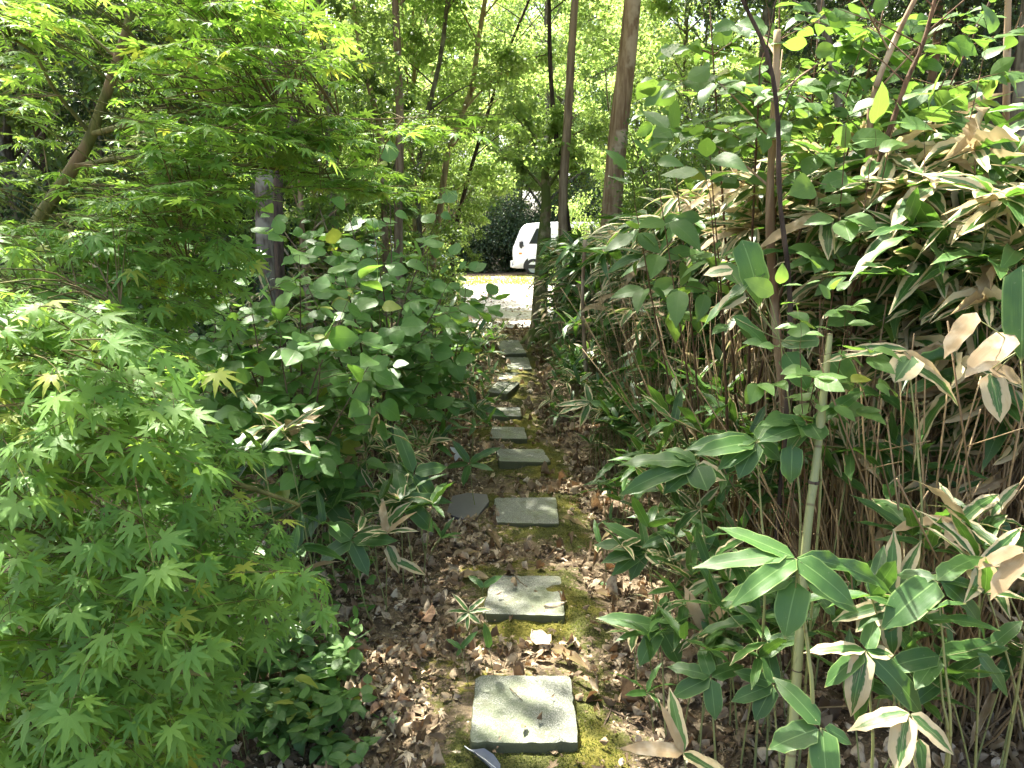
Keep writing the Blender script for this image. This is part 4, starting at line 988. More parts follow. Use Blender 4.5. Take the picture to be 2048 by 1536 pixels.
# tall thicket on the right
n=0
while n<520:
    y=1.9+rs.rand()**1.0*8.8; x=edge_tall(y)+rs.rand()**1.3*3.2
    if x>y*0.85+0.6: continue
    d=x-edge_tall(y); hc=3 if (d<0.25 and rs.rand()<0.6) else 4
    if d<0.12 and rs.rand()<0.5: hc=2
    if y>3.9 and d<1.6: hc=5 if (d>0.22 or rs.rand()<0.4) else 6
    wit=0.55 if x>1.25 else (0.28 if y<4.5 else 0.10)
    u=rs.rand(); kind='withered' if u<wit else ('variegated' if u<wit+0.28 else 'green')
    sc=rs.uniform(0.88,1.08)*(1.0+0.16*min(1.0,max(0,x-0.9)))*(0.97 if y>5 else (1.06 if y>2.9 else 0.90))
    plants.append((y,x,kind,hc,rs.randint(4),rs.randn()*0.75,sc,'tall')); n+=1
n=0
while n<130:
    y=2.3+rs.rand()*3.2; x=edge_tall(y)+0.12+rs.rand()*1.9
    if x>y*0.8+0.3: continue
    u=rs.rand(); kind='withered' if u<0.5 else ('variegated' if u<0.8 else 'green')
    plants.append((y,x,kind,4,rs.randint(4),rs.randn()*0.75,rs.uniform(0.95,1.12)*(1+0.10*min(1,x-0.9)),'tall')); n+=1
# low plants at the right edge of the path
n=0
while n<400:
    y=1.55+rs.rand()**1.1*8.3; x=edge_low(y)+0.05+rs.rand()*(edge_tall(y)+0.25-edge_low(y))
    if x>y*0.8+0.4: continue
    d=(x-edge_low(y)); hc=0 if d<0.12 else (1 if d<0.45 or rs.rand()<0.55 else 2)
    kind='green' if rs.rand()<0.76 else 'variegated'
    plants.append((y,x,kind,hc,rs.randint(4),rs.rand()*6.28,rs.uniform(0.8,1.1),'low')); n+=1
# left side
n=0
while n<190:
    y=2.5+rs.rand()*6.8; x=-(0.12+0.28*min(1,max(0,(4.6-y)/2.2)))-0.06*math.sin(y*2.1)-0.06-rs.rand()**1.4*1.3
    hc=1 if rs.rand()<0.6 else 2
    if abs(x)<0.5: hc=1 if rs.rand()<0.6 else 0
    kind='green' if rs.rand()<0.62 else 'variegated'
    if n%4==0: x-=0.75; y=3.1+rs.rand()*2.2; hc=2
    plants.append((y,x,kind,hc,rs.randint(4),rs.rand()*6.28,rs.uniform(0.8,1.1),'left')); n+=1
n=0
while n<60:
    y=4.5+rs.rand()*7; x=-1.6-rs.rand()*4
    plants.append((y,x,'withered' if rs.rand()<0.5 else 'variegated',3 if rs.rand()<0.5 else 2,rs.randint(4),rs.rand()*6.28,rs.uniform(0.8,1.1),'leftback')); n+=1
n=0
while n<26:
    y=1.9+rs.rand()*1.3; x=-0.62-0.05*n/26-rs.rand()*0.55-(0.1 if y<2.3 else 0)
    plants.append((y,x,'green' if rs.rand()<0.8 else 'variegated',0 if rs.rand()<0.5 else 1,rs.randint(4),rs.rand()*6.28,rs.uniform(0.8,1.05),'left')); n+=1
plants.sort(key=lambda p:p[0])
KT={'green':'green','variegated':'cream-edged','withered':'half-withered'}
cnt=0
for (y,x,kind,hc,v,rz,sc,zone) in plants:
    hi=y<4.5
    if cnt<300:
        if zone=='tall': lb=f'tall {KT[kind]} bamboo in right thicket by the {near_slab(y)} slab'
        elif zone=='low': lb=f'{("tiny","low","knee-high")[hc]} {KT[kind]} bamboo at right path edge by the {near_slab(y)} slab'
        elif zone=='left': lb=f'{("tiny","low","knee-high")[hc]} {KT[kind]} bamboo left of the path by the {near_slab(y)} slab'
        else: lb=f'{KT[kind]} bamboo deep in the left wood by the {near_slab(y)} slab'
        place_sasa(x,y,kind,hc,v,rz,sc,lb,lb.replace('bamboo','bamboo plants'),hi); cnt+=1
    else: bake(x,y,kind,hc,v,rz,sc)
o=stuffL.build('bamboo_thicket',M['sasa']); tag(o,'far mass of dwarf bamboo leaves along both sides of the path','dwarf bamboo',kind='stuff')
o2=stuffW.build('culms',M['culm'],o); o2['kind']='stuff'

# dry canes under the thicket
def cane_pts(x,y,h,r_):
    a=r_.rand()*6.28; l=abs(r_.randn())*0.26*h; b=np.array([math.cos(a)*l,math.sin(a)*l,h]); t=np.linspace(0,1,5)[:,None]
    return np.array([[0,0,-0.02]])+b*t+r_.randn(3)*[0.03,0.03,0]*np.sin(t*math.pi)
CANE=[]
for s in range(8):
    r_=np.random.RandomState(300+s); g=Geo(); h=0.55+0.1*s; P=cane_pts(0,0,h,r_); g.tube(P,np.linspace(0.0034,0.0022,5),6,rnd=r_.rand())
    if s%2: q=P[3]; e=q+[r_.randn()*0.08,r_.randn()*0.08,0.12]; g.tube([q,e],[0.002,0.0012],4,rnd=0.5)
    CANE.append(g)
canes=[]
while len(canes)<3200:
    y=1.9+rs.rand()**1.3*7; x=edge_tall(y)-0.18+rs.rand()**1.2*2.3
    if x>y*0.85+0.5 or (y>5.2 and rs.rand()<0.7): continue
    canes.append((y+0.6*(x-edge_tall(y)),x,y))
canes.sort(); first={}
gs=Geo()
for i,(k_,x,y) in enumerate(canes):
    s=rs.randint(8)
    if i<200:
        if s not in first:
            o=CANE[s].build('dry_cane',M['cane']); first[s]=o
        else: o=first[s].copy(); COL.objects.link(o)
        o.location=(x,y,float(gz(x,y))); o.rotation_euler=(rs.randn()*0.17,rs.randn()*0.17,rs.rand()*6.28)
        lb=f'{("short","short forked","low","low forked","middling","middling forked","tall","tall forked")[s]} dry brown cane in the right thicket by the {near_slab(y)} slab'
        tag(o,lb,'cane','dry canes level with the %s slab'%near_slab(y))
    else:
        r_=np.random.RandomState(i); P=cane_pts(0,0,rs.uniform(0.5,1.35),r_)+np.array([x,y,float(gz(x,y))]); gs.tube(P,np.linspace(0.0034,0.0020,5)*r_.uniform(0.7,1.25),5,rnd=r_.rand())
# fallen and broken canes criss-crossing near the floor
for i in range(520):
    y=1.9+rs.rand()*4; x=edge_tall(y)+rs.rand()*1.6; a=rs.rand()*3.14; l=rs.uniform(0.25,0.6); p=np.array([x,y,float(gz(x,y))+rs.uniform(0.02,0.3)]); d=np.array([math.cos(a),math.sin(a),rs.uniform(-0.1,0.7)])*l
    gs.tube([p,p+d*0.5+[0,0,0.01],p+d],[0.0035,0.003,0.002],5,rnd=rs.rand())
tag(gs.build('dry_stems',M['cane']),'dense mass of dry brown bamboo stems filling the inside of the right thicket','dry stems',kind='stuff')
# dead bamboo leaves hanging and lying in the thicket
g=Geo(); k=1700; y=1.8+rs.rand(k)**1.2*5; x=np.array([edge_tall(v) for v in y])-0.1+rs.rand(k)*1.9; z=gz(x,y)+0.01+rs.rand(k)**2.2*0.8
scatter(g,SASA_CURL,np.stack([x,y,z],1),nrm(np.stack([rs.randn(k),rs.randn(k),-0.3-rs.rand(k)],1)),nrm(rs.randn(k,3)+[0,-0.5,0.6]),rs.uniform(0.09,0.18,k),rs.uniform(0.016,0.03,k),rnd=rs.rand(k),dry=np.ones(k),var=np.zeros(k))
tag(g.build('withered_leaves',M['sasa']),'withered straw-coloured leaves caught among the dry stems','dead leaves',kind='stuff')

# ------------------------------------------------------------------ hand-placed bamboo fans in front
def fan(label,depth,leaves,stem,name='dwarf_bamboo',sr=0.0032,cmat='culm'):
    """leaves: (bx,by,tx,ty,width_px,kind,dtip) ; stem: pixel list from the ground end up"""
    dl=depth
    base=at(stem[0][0],stem[0][1],dl); foot=base.copy(); g0=float(gz(base[0],base[1])); 
    if foot[2]>g0+0.02: foot=np.array([base[0]+0.02,base[1]+0.03,g0-0.01])
    root=empty(name,(foot[0],foot[1],g0)); o0=np.array([foot[0],foot[1],g0]); W=Geo(); L=Geo()
    P=[foot]+[at(px,py,dl) for px,py in stem]; P=[P[0]]+[p for p in P[1:] if p[2]>g0+0.02]; P=P if len(P)>1 else [foot,at(stem[-1][0],stem[-1][1],dl)]; S=spline(np.array(P)-o0,14); W.tube(S,np.linspace(sr*1.2,sr*0.6,14),6,rnd=0.6)
    for q,(bx,by,tx,ty,wp,kd,dt) in enumerate(leaves):
        b=at(bx,by,dl); t=at(tx,ty,dl+dt); Y=t-b; ln=np.linalg.norm(Y); wd=wp*1.12*dl/F
        toc=nrm(np.array([0,0,CAM_H])-b); Z=nrm(np.array([0,0,0.75])+toc*0.85+rs.randn(3)*0.12)
        var,dry=0,0
        if kd=='v': var=rs.uniform(0.6,0.85)
        if kd=='d': dry=1.0
        if kd=='m': var=1.0;dry=0.46
        tm=SASA[rs.choice([0,2,0,1,4])]; L.inst(tm,[b-o0],[Y+np.array([0,0,0.10*ln])],[Z],ln*1.06,wd,rnd=[rs.uniform(0.35,1.0)],var=[var],dry=[dry])
        m_=S[-1]; W.tube([m_,(m_+(b-o0))/2+[0,0,-0.003],b-o0+nrm(Y)*0.012],[sr*0.45,sr*0.4,sr*0.35],4,rnd=0.4)
    W.build('culm',M[cmat],root); L.build('foliage',M['sasa'],root); tag(root,label,'dwarf bamboo'); return root
fan('big glossy green bamboo fan in the right foreground on a pale brown stalk',1.45,
 [(1589,1115,1438,1059,34,'g',0.05),(1575,1110,1394,1141,38,'g',0.0),(1592,1118,1476,1194,40,'g',-0.08),(1587,1158,1442,1201,36,'g',0.05),(1594,1165,1568,1267,56,'g',-0.05),(1594,1116,1826,1165,34,'g',0.08),(1594,1118,1715,1209,46,'g',-0.06),(1611,1161,1731,1230,38,'g',0.03)],
 [(1624,1460),(1616,1300),(1600,1190),(1592,1118)],sr=0.004)
fan('four-leaved glossy green bamboo fan at the right foreground edge',1.6,
 [(1874,1161,1982,1088,36,'g',0.05),(1872,1163,1775,1240,60,'g',-0.06),(1880,1160,2014,1281,40,'g',-0.02),(1868,1157,1787,1146,26,'g',0.05)],[(1900,1500),(1890,1330),(1874,1164)])
fan('green bamboo fan below the four-leaved one at the right foreground edge',1.62,
 [(1878,1312,1777,1330,40,'g',0.0),(1880,1311,2026,1290,40,'g',0.04),(1876,1316,1833,1378,34,'g',-0.04),(1955,1305,2028,1400,26,'g',0.0),(1985,1290,2046,1240,26,'g',0.0)],[(1895,1500),(1885,1400),(1878,1314)])
fan('mixed green and cream-edged bamboo fan low in the right foreground',1.62,
 [(1731,1301,1615,1296,28,'v',0.0),(1729,1303,1703,1430,42,'m',-0.05),(1735,1305,1708,1452,36,'g',-0.03),(1737,1306,1867,1440,44,'g',-0.04),(1733,1300,1787,1312,28,'v',0.0),(1733,1298,1752,1240,30,'g',0.04),(1727,1304,1650,1372,34,'g',0.0)],[(1745,1520),(1740,1400),(1732,1303)])
fan('withered cream and green bamboo fan at the bottom right',1.5,
 [(1818,1426,1700,1455,34,'m',0.0),(1812,1428,1796,1545,42,'m',-0.04),(1822,1428,1914,1512,34,'m',-0.02),(1840,1478,1845,1560,28,'v',-0.02)],[(1835,1600),(1825,1500),(1818,1428)])
fan('green bamboo fan at the bottom edge right of the thick culm',1.42,
 [(1640,1450,1551,1349,36,'g',0.05),(1636,1458,1538,1496,48,'g',0.0),(1645,1460,1652,1570,50,'g',-0.05),(1650,1455,1707,1490,24,'g',0.0)],[(1655,1620),(1648,1520),(1641,1455)])
fan('cream-edged bamboo fan in the centre right between the two big green fans',1.72,
 [(1777,1209,1789,1062,30,'v',0.06),(1780,1205,1845,1084,24,'v',0.06),(1775,1208,1671,1243,26,'v',0.0),(1776,1212,1717,1257,44,'v',-0.03),(1779,1214,1784,1312,34,'v',-0.03),(1782,1211,1950,1260,28,'v',0.0),(1779,1212,1880,1225,26,'v',0.02),(1775,1204,1730,1195,24,'v',0.03)],[(1790,1500),(1785,1350),(1778,1212)])
fan('green bamboo fan pointing left in front of the dry stems',1.95,
 [(1512,881,1374,881,32,'g',0.0),(1510,884,1398,907,36,'g',-0.05),(1515,878,1543,828,24,'g',0.05),(1517,884,1567,917,34,'g',-0.02),(1509,886,1440,938,30,'g',-0.03),(1514,886,1478,955,36,'g',-0.03),(1512,888,1530,930,20,'v',-0.02)],[(1530,1180),(1522,1020),(1513,884)])
fan('green bamboo fan growing from the upper node of the thick culm',1.9,
 [(1612,845,1543,835,22,'g',0.0),(1612,850,1524,881,34,'g',-0.04),(1625,850,1729,784,26,'g',0.04),(1622,848,1642,880,44,'g',-0.05),(1584,890,1584,965,38,'g',-0.03),(1618,852,1570,900,26,'g',0)],[(1640,1000),(1632,900),(1620,850)])
fan('large green bamboo fan reaching left over the low plants',2.4,
 [(1392,925,1240,918,36,'g',0.0),(1392,928,1242,975,34,'g',-0.05),(1394,932,1413,980,50,'g',-0.06),(1390,922,1330,890,28,'g',0.05),(1396,930,1455,960,30,'v',0.0),(1390,935,1330,985,30,'g',-0.04)],[(1420,1180),(1405,1050),(1393,930)])
fan('green bamboo fan low at the right of the second slab',2.2,
 [(1320,1255,1197,1235,30,'g',0.0),(1322,1250,1335,1185,26,'g',0.05),(1318,1258,1278,1330,34,'g',-0.04),(1324,1258,1360,1330,34,'g',-0.04),(1322,1254,1395,1245,26,'g',0.02)],[(1330,1450),(1326,1350),(1321,1257)])
fan('dense dark green bamboo fan right of the third slab',2.7,
 [(1290,1090,1205,1048,24,'g',0.04),(1290,1092,1190,1095,26,'g',0.0),(1290,1096,1205,1125,26,'g',-0.03),(1291,1098,1225,1150,26,'g',-0.04),(1293,1096,1262,1160,26,'g',-0.05),(1295,1090,1370,1060,28,'g',0.03),(1294,1094,1360,1130,28,'g',-0.03)],[(1320,1280),(1305,1180),(1292,1094)])
fan('pair of fresh green bamboo leaves at the upper left corner of the second slab',2.75,[(967,1174,935,1146,11,'g',0.03),(967,1174,1000,1150,12,'g',-0.02),(966,1176,952,1160,8,'g',0)],[(966,1192),(967,1176)],sr=0.0016,name='bamboo_seedling')
fan('small striped cream and green bamboo seedling left of the second slab',2.65,[(935,1222,905,1185,10,'v',0.02),(935,1224,893,1220,10,'v',0),(936,1225,912,1248,11,'v',-0.03),(937,1222,973,1190,10,'v',0.03),(938,1224,982,1218,9,'v',0),(937,1226,960,1246,12,'v',-0.03),(935,1226,934,1260,9,'v',-0.04)],[(937,1240),(936,1224)],sr=0.0014,name='bamboo_seedling')
fan('single upright pale green bamboo leaf between the first and second slab',2.45,[(979,1296,971,1252,14,'g',-0.04)],[(981,1315),(979,1296)],sr=0.0014,name='bamboo_seedling')
fan('two-leaved fresh green bamboo seedling left of the single upright leaf',2.42,[(922,1297,893,1276,10,'g',0),(922,1297,952,1264,11,'g',-0.02),(922,1299,912,1312,7,'g',0)],[(925,1312),(922,1298)],sr=0.0014,name='bamboo_seedling')
# left hand fans
fan('green bamboo fan with drooping oval leaves at the left path edge by the third slab',3.4,
 [(826,945,790,845,26,'g',0.05),(826,950,770,985,34,'g',-0.04),(828,950,868,1005,36,'g',-0.03),(830,946,895,930,26,'g',0.03),(826,948,750,930,30,'g',0),(828,952,812,1010,30,'g',-0.04)],[(850,1110),(838,1030),(828,950)])
fan('broad bamboo fan left of the broken tile',3.1,
 [(805,1000,700,1010,34,'g',0),(806,1002,775,1050,32,'g',-0.04),(808,1002,870,1060,34,'g',-0.03),(808,998,905,998,22,'g',0.02),(803,1000,745,960,28,'g',0.03),(806,998,790,935,26,'g',0.05)],[(830,1160),(818,1080),(806,1002)])
fan('bamboo fan with a sunlit leaf and a cream-edged hanging leaf at the left',2.8,
 [(705,1080,792,1085,26,'g',-0.02),(775,1090,800,1145,22,'m',-0.03),(703,1082,640,1120,34,'g',-0.02),(702,1080,655,1040,34,'g',0.03),(704,1084,735,1150,28,'g',-0.04),(790,1120,850,1150,18,'v',0)],[(730,1210),(718,1150),(705,1084)])
fan('dark bamboo fan in the shade below the shrub on the left',3.1,
 [(648,1000,560,960,36,'g',0.0),(648,1002,560,1020,34,'g',0),(650,1004,600,1080,36,'g',-0.03),(652,1002,700,1060,36,'g',-0.03),(652,998,720,975,30,'g',0.03),(650,996,640,930,30,'g',0.05)],[(670,1160),(660,1080),(650,1002)])
fan('cream-striped bamboo leaves hanging at the left under the shrub',3.5,
 [(560,905,500,830,22,'v',0.0),(562,905,548,850,22,'v',0),(565,905,640,920,24,'v',0),(560,908,505,935,18,'m',0),(563,908,590,850,22,'v',0.03)],[(590,1100),(575,1000),(562,906)])
fan('bamboo fan beside the fourth slab with pale leaf tips',4.0,
 [(940,925,1000,890,13,'g',0),(938,925,905,880,14,'g',0),(940,928,985,940,12,'g',-0.04),(936,928,890,935,14,'g',0),(938,930,925,970,14,'g',-0.05)],[(945,985),(940,928)],sr=0.0025)
fan('cream-edged bamboo fan overhanging the fifth and sixth slabs from the left',4.9,
 [(950,815,1010,822,12,'g',0),(950,813,1000,790,11,'v',0),(948,815,900,800,13,'g',0),(950,818,985,850,12,'g',-0.05),(948,812,940,770,13,'g',0),(946,818,895,835,13,'v',0),(952,815,1015,835,10,'g',-0.03)],[(945,880),(950,816)],sr=0.0025)
fan('cream-edged bamboo fan at the right of the sixth slab',4.4,
 [(1178,805,1110,812,12,'v',0),(1178,806,1115,826,13,'v',-0.04),(1178,808,1160,850,14,'v',-0.05),(1180,804,1172,765,13,'v',0.05),(1182,806,1230,815,14,'g',0)],[(1195,930),(1180,808)],sr=0.0025)
# right edge, big withered leaves
fan('large half-withered leaves hanging at the right edge of the photo',1.75,
 [(2028,667,1939,753,46,'d',-0.02),(1980,746,2003,840,44,'m',-0.04),(2046,530,2042,715,62,'g',-0.02),(1975,735,2060,760,34,'d',0.0),(1953,625,1888,708,36,'d',0.0)],[(2060,1200),(2055,900),(2040,700)])
fan('cream-edged leaves with one rounded blade left of the large withered ones',1.85,
 [(1806,703,1645,717,16,'v',0.0),(1826,712,1792,760,52,'v',-0.03),(1826,730,1944,808,26,'v',-0.02),(1806,703,1891,756,20,'d',0),(1815,700,1700,690,16,'v',0.0)],[(1840,1100),(1835,900),(1815,708)])
fan('bleached withered leaves at the right edge above the green fans',1.5,
 [(2046,1095,1960,1125,24,'d',0),(2050,1105,1985,1190,34,'d',-0.03)],[(2080,1500),(2070,1300),(2055,1100)])
fan('green and dry leaves around the brown upright stem',2.0,
 [(1484,480,1528,606,52,'g',-0.03),(1466,540,1410,548,26,'m',0.0),(1490,585,1440,618,28,'m',-0.02),(1530,545,1395,640,24,'g',-0.03),(1570,705,1618,779,46,'g',-0.03),(1655,712,1709,779,56,'g',-0.03),(1466,632,1550,700,30,'g',0),(1640,680,1560,690,34,'g',0)],[(1600,1100),(1590,900),(1560,680)])
fan('green bamboo fan low in front of the thicket by the nearest slab',2.0,
 [(1420,1352,1335,1330,28,'g',0.02),(1420,1356,1345,1395,34,'g',0),(1422,1358,1430,1440,32,'g',-0.04),(1424,1354,1490,1330,30,'g',0.03),(1420,1350,1400,1290,28,'g',0.05)],[(1430,1500),(1425,1420),(1421,1355)])
fan('green bamboo fan at the right foreground between the culm and the low fans',1.95,
 [(1545,1370,1465,1405,30,'g',0),(1546,1372,1510,1440,34,'g',-0.03),(1548,1366,1530,1290,30,'g',0.05),(1544,1366,1470,1345,26,'g',0.02),(1550,1370,1610,1385,28,'g',0)],[(1560,1530),(1552,1450),(1547,1370)])

# thick green culm
cb=at(1578,1560,1.75); root=empty('bamboo_culm',(cb[0],cb[1],0)); o0=np.array([cb[0],cb[1],0])
P=spline(np.array([[cb[0]-0.01,cb[1]+0.02,-0.02]]+[at(px,py,d) for px,py,d in ((1580,1530,1.76),(1612,1090,1.85),(1632,930,1.88),(1648,780,1.9),(1656,705,1.92),(1660,668,1.93))])-o0,60)
g=Geo(); rr=np.full(60,0.0118); L_=np.concatenate([[0],np.cumsum(np.linalg.norm(np.diff(P,axis=0),axis=1))])
for nodez in (0.30,0.52,0.735,0.955,1.12): rr=rr+0.0028*np.exp(-((L_-nodez)/0.010)**2)
g.tube(P,rr*np.concatenate([np.linspace(1.05,0.8,40),np.linspace(0.8,0.6,20)]),14,rnd=0.5); g.build('stalk',M['culm_big'],root)
g=Geo()
for nodez in (0.52,0.735,0.955):
    i=int(np.argmin(abs(L_-nodez))); p=P[i]; g.tube([p-[0,0,0.004],p,p+[0,0,0.004]],[rr[i]*0.98]*3,14,rnd=0.1,dry=0)
g.build('node_ring',M['bark_dark'],root)
tag(root,'thick pale green bamboo culm with dark node rings at the right foreground','bamboo culm')

# ================================================================== BRANCHING SHRUBS AND THE MAPLE
class Leaves:
    def __init__(s): s.P=[];s.Y=[];s.Z=[];s.S=[]
    def add(s,p,y,z,sz): s.P.append(p);s.Y.append(y);s.Z.append(z);s.S.append(sz)
    def into(s,g,tms,wr=None):
        n=len(s.P); S=np.array(s.S); scatter(g,tms,np.array(s.P),np.array(s.Y),np.array(s.Z),S,None if wr is None else S*wr,rnd=rs.rand(n))
ZB=np.array([0,0,1.0])
def spray(W,LV,p0,d,ln,ls,step,pair=True,pet=0.35,droop=0.15,zn=0.25,r=0.0013,rise=0.0,sub=0,side=None,tipdown=0.25):
    """one twig with leaves along it"""
    d=nrm(d); n=max(3,int(ln/step)); t=np.linspace(0,1,n+1)[:,None]
    lat=nrm(np.cross(d,[0,0,1])+1e-6)
    P=p0+d*ln*t+np.array([0,0,-droop*ln])*t*t+lat*ln*0.06*rs.randn()*np.sin(t*math.pi)
    W.tube(P,np.linspace(r,r*0.4,n+1),4,rnd=rs.rand()*0.5,cap=False)
    for i in range(1,n+1):
        T=nrm(P[i]-P[i-1])
        sides=((-1,1) if pair else ((-1,) if i%2 else (1,)))
        if i==n: sides=(0,)+sides
        for s in sides:
            if rs.rand()<0.07: continue
            y=nrm(T*(0.55 if s else 1)+lat*s*0.9+rs.randn(3)*0.22+[0,0,-tipdown*rs.rand()*1.6]); z=nrm(ZB+rs.randn(3)*zn+y*0.2)
            sz=ls*rs.uniform(0.5,1.22)*(0.85+0.15*(i/n)); q=P[i]+y*pet*sz+[0,0,-0.02*sz]
            if pet>0.15: W.tube([P[i],(P[i]+q)/2+[0,0,0.004],q],[0.0007,0.0006,0.0006],3,rnd=0.8,cap=False)
            LV.add(q,y,z,sz)
        if sub and i%2==0 and i<n-1:
            for s in (-1,1):
                if rs.rand()<0.7: spray(W,LV,P[i],nrm(T*0.8+lat*s+rs.randn(3)*0.15),ln*rs.uniform(0.3,0.5)*(1-0.4*i/n),ls,step,pair,pet,droop,zn,r*0.7,sub=sub-1,tipdown=tipdown)

def in_poly(x,y,poly):
    c=False; n=len(poly); j=n-1
    for i in range(n):
        xi,yi=poly[i]; xj,yj=poly[j]
        if (yi>y)!=(yj>y) and x<(xj-xi)*(y-yi)/(yj-yi)+xi: c=not c
        j=i
    return c

# --- the maple on the left: limbs placed in space, sprays in layered horizontal tiers
mroot_p=np.array([-2.05,2.62,0.0]); mroot_p[2]=gz(mroot_p[0],mroot_p[1])
mr=empty('maple_tree',tuple(mroot_p)); W=Geo(); LV=Leaves(); LW=Geo()
def limb(pts,r0,r1,n=22):
    S=spline(np.array(pts),n); W.tube(S-mroot_p,np.linspace(r0,r1,n),9,rnd=0.2); return S
A=lambda px,py,d: at(px,py,d)
limbs=[]
limbs.append(limb([mroot_p-[0,0,0.03],A(-60,950,2.75),A(20,560,2.7),A(60,470,2.65),A(150,330,2.6),A(185,265,2.6),A(232,130,2.6),A(268,0,2.6),A(300,-200,2.6)],0.033,0.011,40))
limbs.append(limb([A(185,268,2.6),A(260,250,2.45),A(340,238,2.3),A(450,240,2.2),A(560,225,2.15)],0.011,0.004))
limbs.append(limb([A(150,333,2.6),A(240,316,2.45),A(330,315,2.35),A(480,330,2.25),A(640,348,2.2)],0.009,0.003))
limbs.append(limb([A(182,268,2.6),A(110,180,2.5),A(60,100,2.4),A(-40,50,2.3)],0.008,0.003))
limbs.append(limb([A(240,120,2.6),A(160,60,2.6),A(60,20,2.7)],0.006,0.003))
limbs.append(limb([A(240,175,2.6),A(330,120,2.5),A(400,95,2.45),A(520,60,2.4)],0.007,0.003))
limbs.append(limb([A(255,25,2.6),A(330,-30,2.5),A(480,-80,2.4)],0.008,0.003))
limbs.append(limb([A(560,225,2.15),A(700,238,2.15),A(850,235,2.2),A(1010,228,2.25)],0.003,0.001))
limbs.append(limb([A(-60,950,2.75),A(-80,800,2.2),A(0,700,1.9),A(110,640,1.75),A(240,615,1.7)],0.014,0.004))
limbs.append(limb([A(-60,950,2.75),A(-40,900,2.1),A(100,840,1.8),A(230,810,1.7),A(340,860,1.6)],0.014,0.004))
limbs.append(limb([A(-60,950,2.75),A(0,930,2.2),A(190,900,1.9),A(320,930,1.72),A(480,970,1.7),A(600,1010,1.72)],0.016,0.004))
limbs.append(limb([A(-60,950,2.75),A(-120,1000,2.1),A(0,1060,1.7),A(120,1120,1.5),A(300,1150,1.45),A(420,1170,1.45)],0.016,0.004))
limbs.append(limb([A(-60,950,2.75),A(-150,1100,2.0),A(0,1230,1.55),A(150,1290,1.4),A(280,1330,1.35),A(420,1350,1.35)],0.015,0.004))
limbs.append(limb([A(-150,1100,2.0),A(-100,1350,1.6),A(0,1430,1.4),A(160,1470,1.3),A(330,1490,1.28)],0.010,0.003))
limbs.append(limb([A(60,470,2.65),A(150,440,2.4),A(280,420,2.2),A(400,430,2.1)],0.009,0.003))
limbs.append(limb([A(20,560,2.7),A(100,530,2.4),A(240,520,2.1),A(380,540,2.0)],0.010,0.003))
ZB=np.array([0.05,-0.30,0.95])
LP=np.concatenate(limbs[1:]+[limbs[0][12:]])
# upper tiers
regions=[  # polygon in the photograph, depth range, number of sprays, leaf size
 ([(0,-60),(600,-60),(640,60),(600,230),(520,330),(380,460),(0,520)],(1.7,2.9),400,0.052),
 ([(-80,330),(380,330),(480,420),(360,600),(300,760),(-80,760)],(1.6,2.5),170,0.052),
 ([(520,215),(1020,215),(900,265),(560,300)],(2.0,2.35),24,0.052),
 ([(500,300),(760,330),(820,370),(520,390)],(2.1,2.4),26,0.054),
 ([(-80,560),(230,560),(360,800),(440,930),(540,1000),(610,1060),(540,1160),(450,1230),(440,1320),(370,1400),(300,1500),(240,1600),(-80,1600)],(1.25,1.95),330,0.053),
]
for poly,(d0,d1),n,ls in regions:
    xs_=[p[0] for p in poly]; ys_=[p[1] for p in poly]; k=0
    while k<n:
        px=rs.uniform(min(xs_),max(xs_)); py=rs.uniform(min(ys_),max(ys_))
        if not in_poly(px,py,poly): continue
        dep=rs.uniform(d0,d1)
        if py>600: dep=d0+(d1-d0)*np.clip(0.15+0.85*rs.rand()+(-0.25 if px<300 else 0.1),0,1)
        if -20<py<440 and dep<2.72 and abs(px+50-np.interp(py,[0,130,265,330,480],[268,232,187,150,70]))<115: continue
        p=at(px,py,dep); j=np.argmin(((LP-p)**2).sum(1)); q=LP[j]; dv=p-q; dist=np.linalg.norm(dv)
        ln=0.14+0.10*rs.rand()
        outd=nrm(np.array([0.9,-0.15,-0.05])+rs.randn(3)*[0.5,0.6,0.12]) if py>450 else nrm(np.array([0.6,-0.1,0.0])+rs.randn(3)*[0.8,0.7,0.08])
        ZB=np.array([0,0,1.0]) if py<450 else np.array([0.05,-0.30,0.95])
        s0=p-outd*ln*0.5
        if dist>0.08 and rs.rand()<0.8:
            mid=(q+s0)/2+[0,0,0.02+0.05*dist]; W.tube(spline([q,mid,s0],7)-mroot_p,np.linspace(min(0.0035,0.0015+0.004*dist),0.0013,7),4,rnd=0.6*rs.rand(),cap=False)
        spray(W,LV,s0-mroot_p,outd,ln,ls,0.045,True,0.42,0.10 if py<450 else 0.28,0.15 if py<450 else 0.26,0.0013,sub=1 if rs.rand()<0.45 else 0,tipdown=0.12 if py<450 else 0.38)
        k+=1
LG=Geo(); LV.into(LG,MP_HI)
W.build('trunk',M['maple_wood'],mr); LG.build('crown',M['maple'],mr)
tag(mr,'light green Japanese maple filling the left side, with olive trunk and layered fine leaves','maple tree')

# a second, thin stem with hanging vine-like pale shoots at the lower left
g=Geo(); r=empty('bare_shoot',(0,0,0)); p0=at(182,1536,1.55); r.location=(p0[0],p0[1],0); o0=np.array([p0[0],p0[1],0])
g.tube(spline(np.array([[p0[0],p0[1],0]]+[at(x,y,d) for x,y,d in ((184,1450,1.56),(178,1330,1.6),(200,1180,1.65),(215,1020,1.7),(195,930,1.75))])-o0,24),np.linspace(0.0058,0.0035,24),7,rnd=0.9)
g.build('stem',M['culm'],r); tag(r,'thin pale upright shoot standing among the lower maple leaves','shoot')

